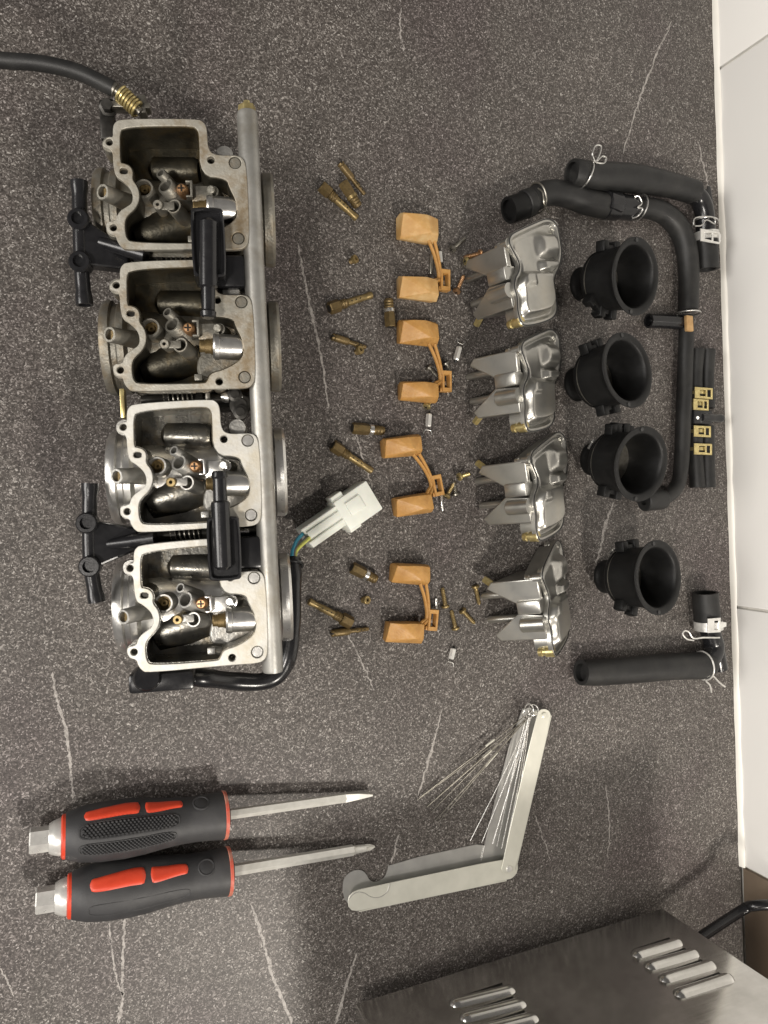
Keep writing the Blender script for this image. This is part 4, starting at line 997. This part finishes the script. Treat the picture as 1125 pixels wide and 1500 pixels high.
screwdriver((52, 1320), (333, 1276), (548, 1240), 14, 'screwdriver with smooth black grip, bright red inlays and cross tip', False, True, 17)

# ------------------------------------------------------------------ folding case of jet-cleaning wires
case = thing('needle_case', 'open folding cream metal case with fan of fine cleaning wires', 'tool case', P(740, 1270))
ht = .0085
def strip_frame(p0, p1, z):
    A, B = P(p0[0], p0[1], z), P(p1[0], p1[1], z); d = (B - A).normalized(); s = Vector((-d.y, d.x, 0)); return A, d, s, (B - A).length
# lower arm
A, d, s, L = strip_frame((519, 1322), (746, 1273), ht)
mx = lambda a, b, c: A + d * a + s * b + Z * c
wA = .0170
top = [(.004, -.0072), (L, -.0085), (L + .006, -.006), (L + .0085, 0), (L + .006, .006), (L, .0085), (.012, .0085), (0.0, .0082), (-.0050, .004), (-.004, -.0045)]
lowarm = obj('lower_leaf', plate(chaikin([Vector(p) for p in top], 1), [], -.0007, 0, mx, .0002), 'cream', case)
spn = [(.004, -.0079), (L - .002, -.0092), (L - .002, -.0084), (.004, -.0071)]
obj('spine', plate(spn, [], -.0080, -.0006, mx), 'cream', case)
bot = [(.004, -.0070), (L, -.0085), (L, .0205), (.030, .0190), (.0285, .0120), (.0250, .0080), (.0190, .0070), (.0145, .0095), (.0120, .0150), (.008, .0185), (.0015, .0190), (-.0045, .0155), (-.0062, .008), (-.004, -.003)]
obj('back_leaf', plate(chaikin([Vector(p) for p in bot], 1), [], -.0082, -.0076, mx), 'tin', case)
# embossed thumb line
pts = [mx(a, b, .0001) for a, b in ((-.004, .0035), (-.001, .006), (.003, .0068), (.008, .005), (.011, .0025), (.015, .0005), (.020, .0000), (.025, .0025), (.027, .0070), (.0273, .0084))]
obj('thumb_line', tube(pts, .00028, 6, 4), 'tin', lowarm)
for q in ((746, 1273), (797, 1048)):
    c = P(q[0], q[1], ht + .0016); obj('rivet', cyl(c - Z * .010, c + Z * .0010, [(0, .0024), (.9, .0026), (.97, .0022), (1, .0012)], 20), 'cream' if q[0] > 760 else 'white_steel', case)
# upper arm
A2, d2, s2, L2 = strip_frame((746, 1268), (797, 1048), ht + .0012)
m2 = lambda a, b, c: A2 + d2 * a + s2 * b + Z * c
top2 = [(-.002, -.0068), (L2, -.0068), (L2 + .004, -.0045), (L2 + .0052, 0), (L2 + .004, .0045), (L2, .0068), (-.002, .0068), (-.006, .004), (-.006, -.004)]
up = obj('upper_leaf', plate(chaikin([Vector(p) for p in top2], 1), [], -.0007, 0, m2, .0002), 'cream', case)
obj('spine', plate([(-.004, -.0074), (L2 + .001, -.0074), (L2 + .001, -.0067), (-.004, -.0067)], [], -.0080, -.0004, m2), 'cream', case)
bot2 = [(-.003, -.0066), (L2, -.0066), (L2 + .003, .004), (L2, .0190), (-.001, .0215), (-.006, .017), (-.006, -.003)]
obj('back_leaf', plate(chaikin([Vector(p) for p in bot2], 1), [], -.0085, -.0079, m2), 'tin', case)
piv = P(776, 1043, .0100)
rw = random.Random(5)
ends = [((615, 1168), .0012), ((611, 1172), .0012), ((625, 1182), .0014), ((631, 1190), .0016), ((637, 1203), .0020), ((641, 1206), .0020), ((689, 1232), .0030), ((706, 1234), .0034),
        ((722, 1236), .005), ((728, 1240), .006), ((735, 1243), .0065), ((742, 1238), .007), ((749, 1228), .0075), ((727, 1225), .0055)]
for i, ((ex, ey), ez) in enumerate(ends):
    p0 = piv + Vector((rw.uniform(-.003, .003), rw.uniform(-.002, .002), rw.uniform(-.001, .0015))); p1 = P(ex, ey, ez)
    mid = p0.lerp(p1, .45) + Vector((rw.uniform(-.0012, .0012), rw.uniform(-.0008, .0008), .0006))
    rr = (.00038, .00026, .0005, .0003, .00042, .00034)[i % 6]
    b = tube([p0, mid, p1], rr, 6, 5)
    obj('cleaning_wire', b, 'steel_dk' if i < 6 else 'steel', case)
    if i in (0, 2, 4, 5):
        f = .42 + .03 * (i % 3); obj('file_section', tube([p0.lerp(p1, f - .08), p0.lerp(p1, f)], .0009, 6, 2), 'cream', case)
b = ringwire(P(775, 1041, .0115), Vector((.3, .2, 1)), .0052, .0005); b = ringwire(P(772, 1044, .0100), Vector((.1, -.4, 1)), .0042, .0004, bm=b); b = ringwire(P(781, 1040, .0110), Vector((-.3, .3, 1)), .0040, .0004, bm=b)
obj('wire_loops', b, 'steel', case)

# ------------------------------------------------------------------ stainless appliance, its vented side facing the parts
z0 = .014
Aq, Bq = P(970, 1330, z0), P(520, 1470, z0)
bd = (Aq - Bq).normalized(); bn = Vector((bd.y, -bd.x, 0))       # bn: away from the parts (down the picture)
if bn.y > 0: bn = -bn
Lb = (Aq - Bq).length; HB = .19; DB = .16
box_r = thing('steel_appliance', 'brushed stainless steel box with pressed louvres and black mains lead', 'appliance', ((Aq.x + Bq.x) / 2, (Aq.y + Bq.y) / 2, 0))
obj('housing', box((Aq + Bq) / 2 + bn * DB / 2 + Z * HB / 2, bd * Lb / 2, bn * DB / 2, Z * HB / 2, None, .0010), 'stainless', box_r)
for (u_, v_) in ((.06, .12), (.94, .12), (.06, .88), (.94, .88)):
    c = Bq + bd * Lb * u_ + bn * DB * v_; c.z = 0
    obj('foot', cyl(c, c + Z * z0, [(0, .009), (.1, .010), (1, .0085)], 20), 'rubber', box_r)
def on_face(px, py):          # pixel -> point on the vented face
    o = Vector((0, 0, H)); q = P(px, py, 0) - o; t = (Aq - o).dot(bn) / q.dot(bn); return o + q * t
def louvre(p, q):
    A, B = on_face(*p), on_face(*q); b2 = bmesh.new(); d = (B - A); d.z = 0; L_ = d.length; d.normalize(); hh = .0055
    nx, ny = 30, 8; g = []
    for i in range(nx + 1):
        row = []
        for j in range(ny + 1):
            u = -1 + 2 * i / nx; v = -1 + 2 * j / ny
            e = max(0, 1 - max(0, (abs(u) * L_ / 2 - (L_ / 2 - hh)) / hh) ** 2) ** .5
            prof_ = (math.cos(v * math.pi / 2)) ** .7
            row.append(b2.verts.new(A.lerp(B, (u + 1) / 2) + Z * v * hh * max(.25, e) - bn * (.0035 * prof_ * e - .0001)))
        g.append(row)
    for i in range(nx):
        for j in range(ny): b2.faces.new((g[i][j], g[i + 1][j], g[i + 1][j + 1], g[i][j + 1]))
    lv = obj('louvre', b2, 'stainless', box_r, 60)
    dn = -Z
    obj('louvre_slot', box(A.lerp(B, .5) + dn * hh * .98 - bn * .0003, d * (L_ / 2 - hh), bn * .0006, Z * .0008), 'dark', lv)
for p, q in (((926, 1400), (998, 1379)), ((945, 1417), (1022, 1395)), ((966, 1436), (1047, 1412)), ((988, 1458), (1073, 1431)),
             ((659, 1472), (754, 1448)), ((674, 1493), (770, 1468)), ((692, 1514), (788, 1489)), ((712, 1536), (810, 1510))):
    louvre(p, q)
lead = [Aq + bn * .03 - bd * .004 + Z * .020, Aq + bn * .022 + bd * .006 + Z * .022, P(1086, 1334, .040), P(1105, 1327, .048), P(1135, 1326, .056), P(1180, 1332, .06)]
obj('mains_lead', tube(lead, .0042, 16, 8), 'black', box_r)
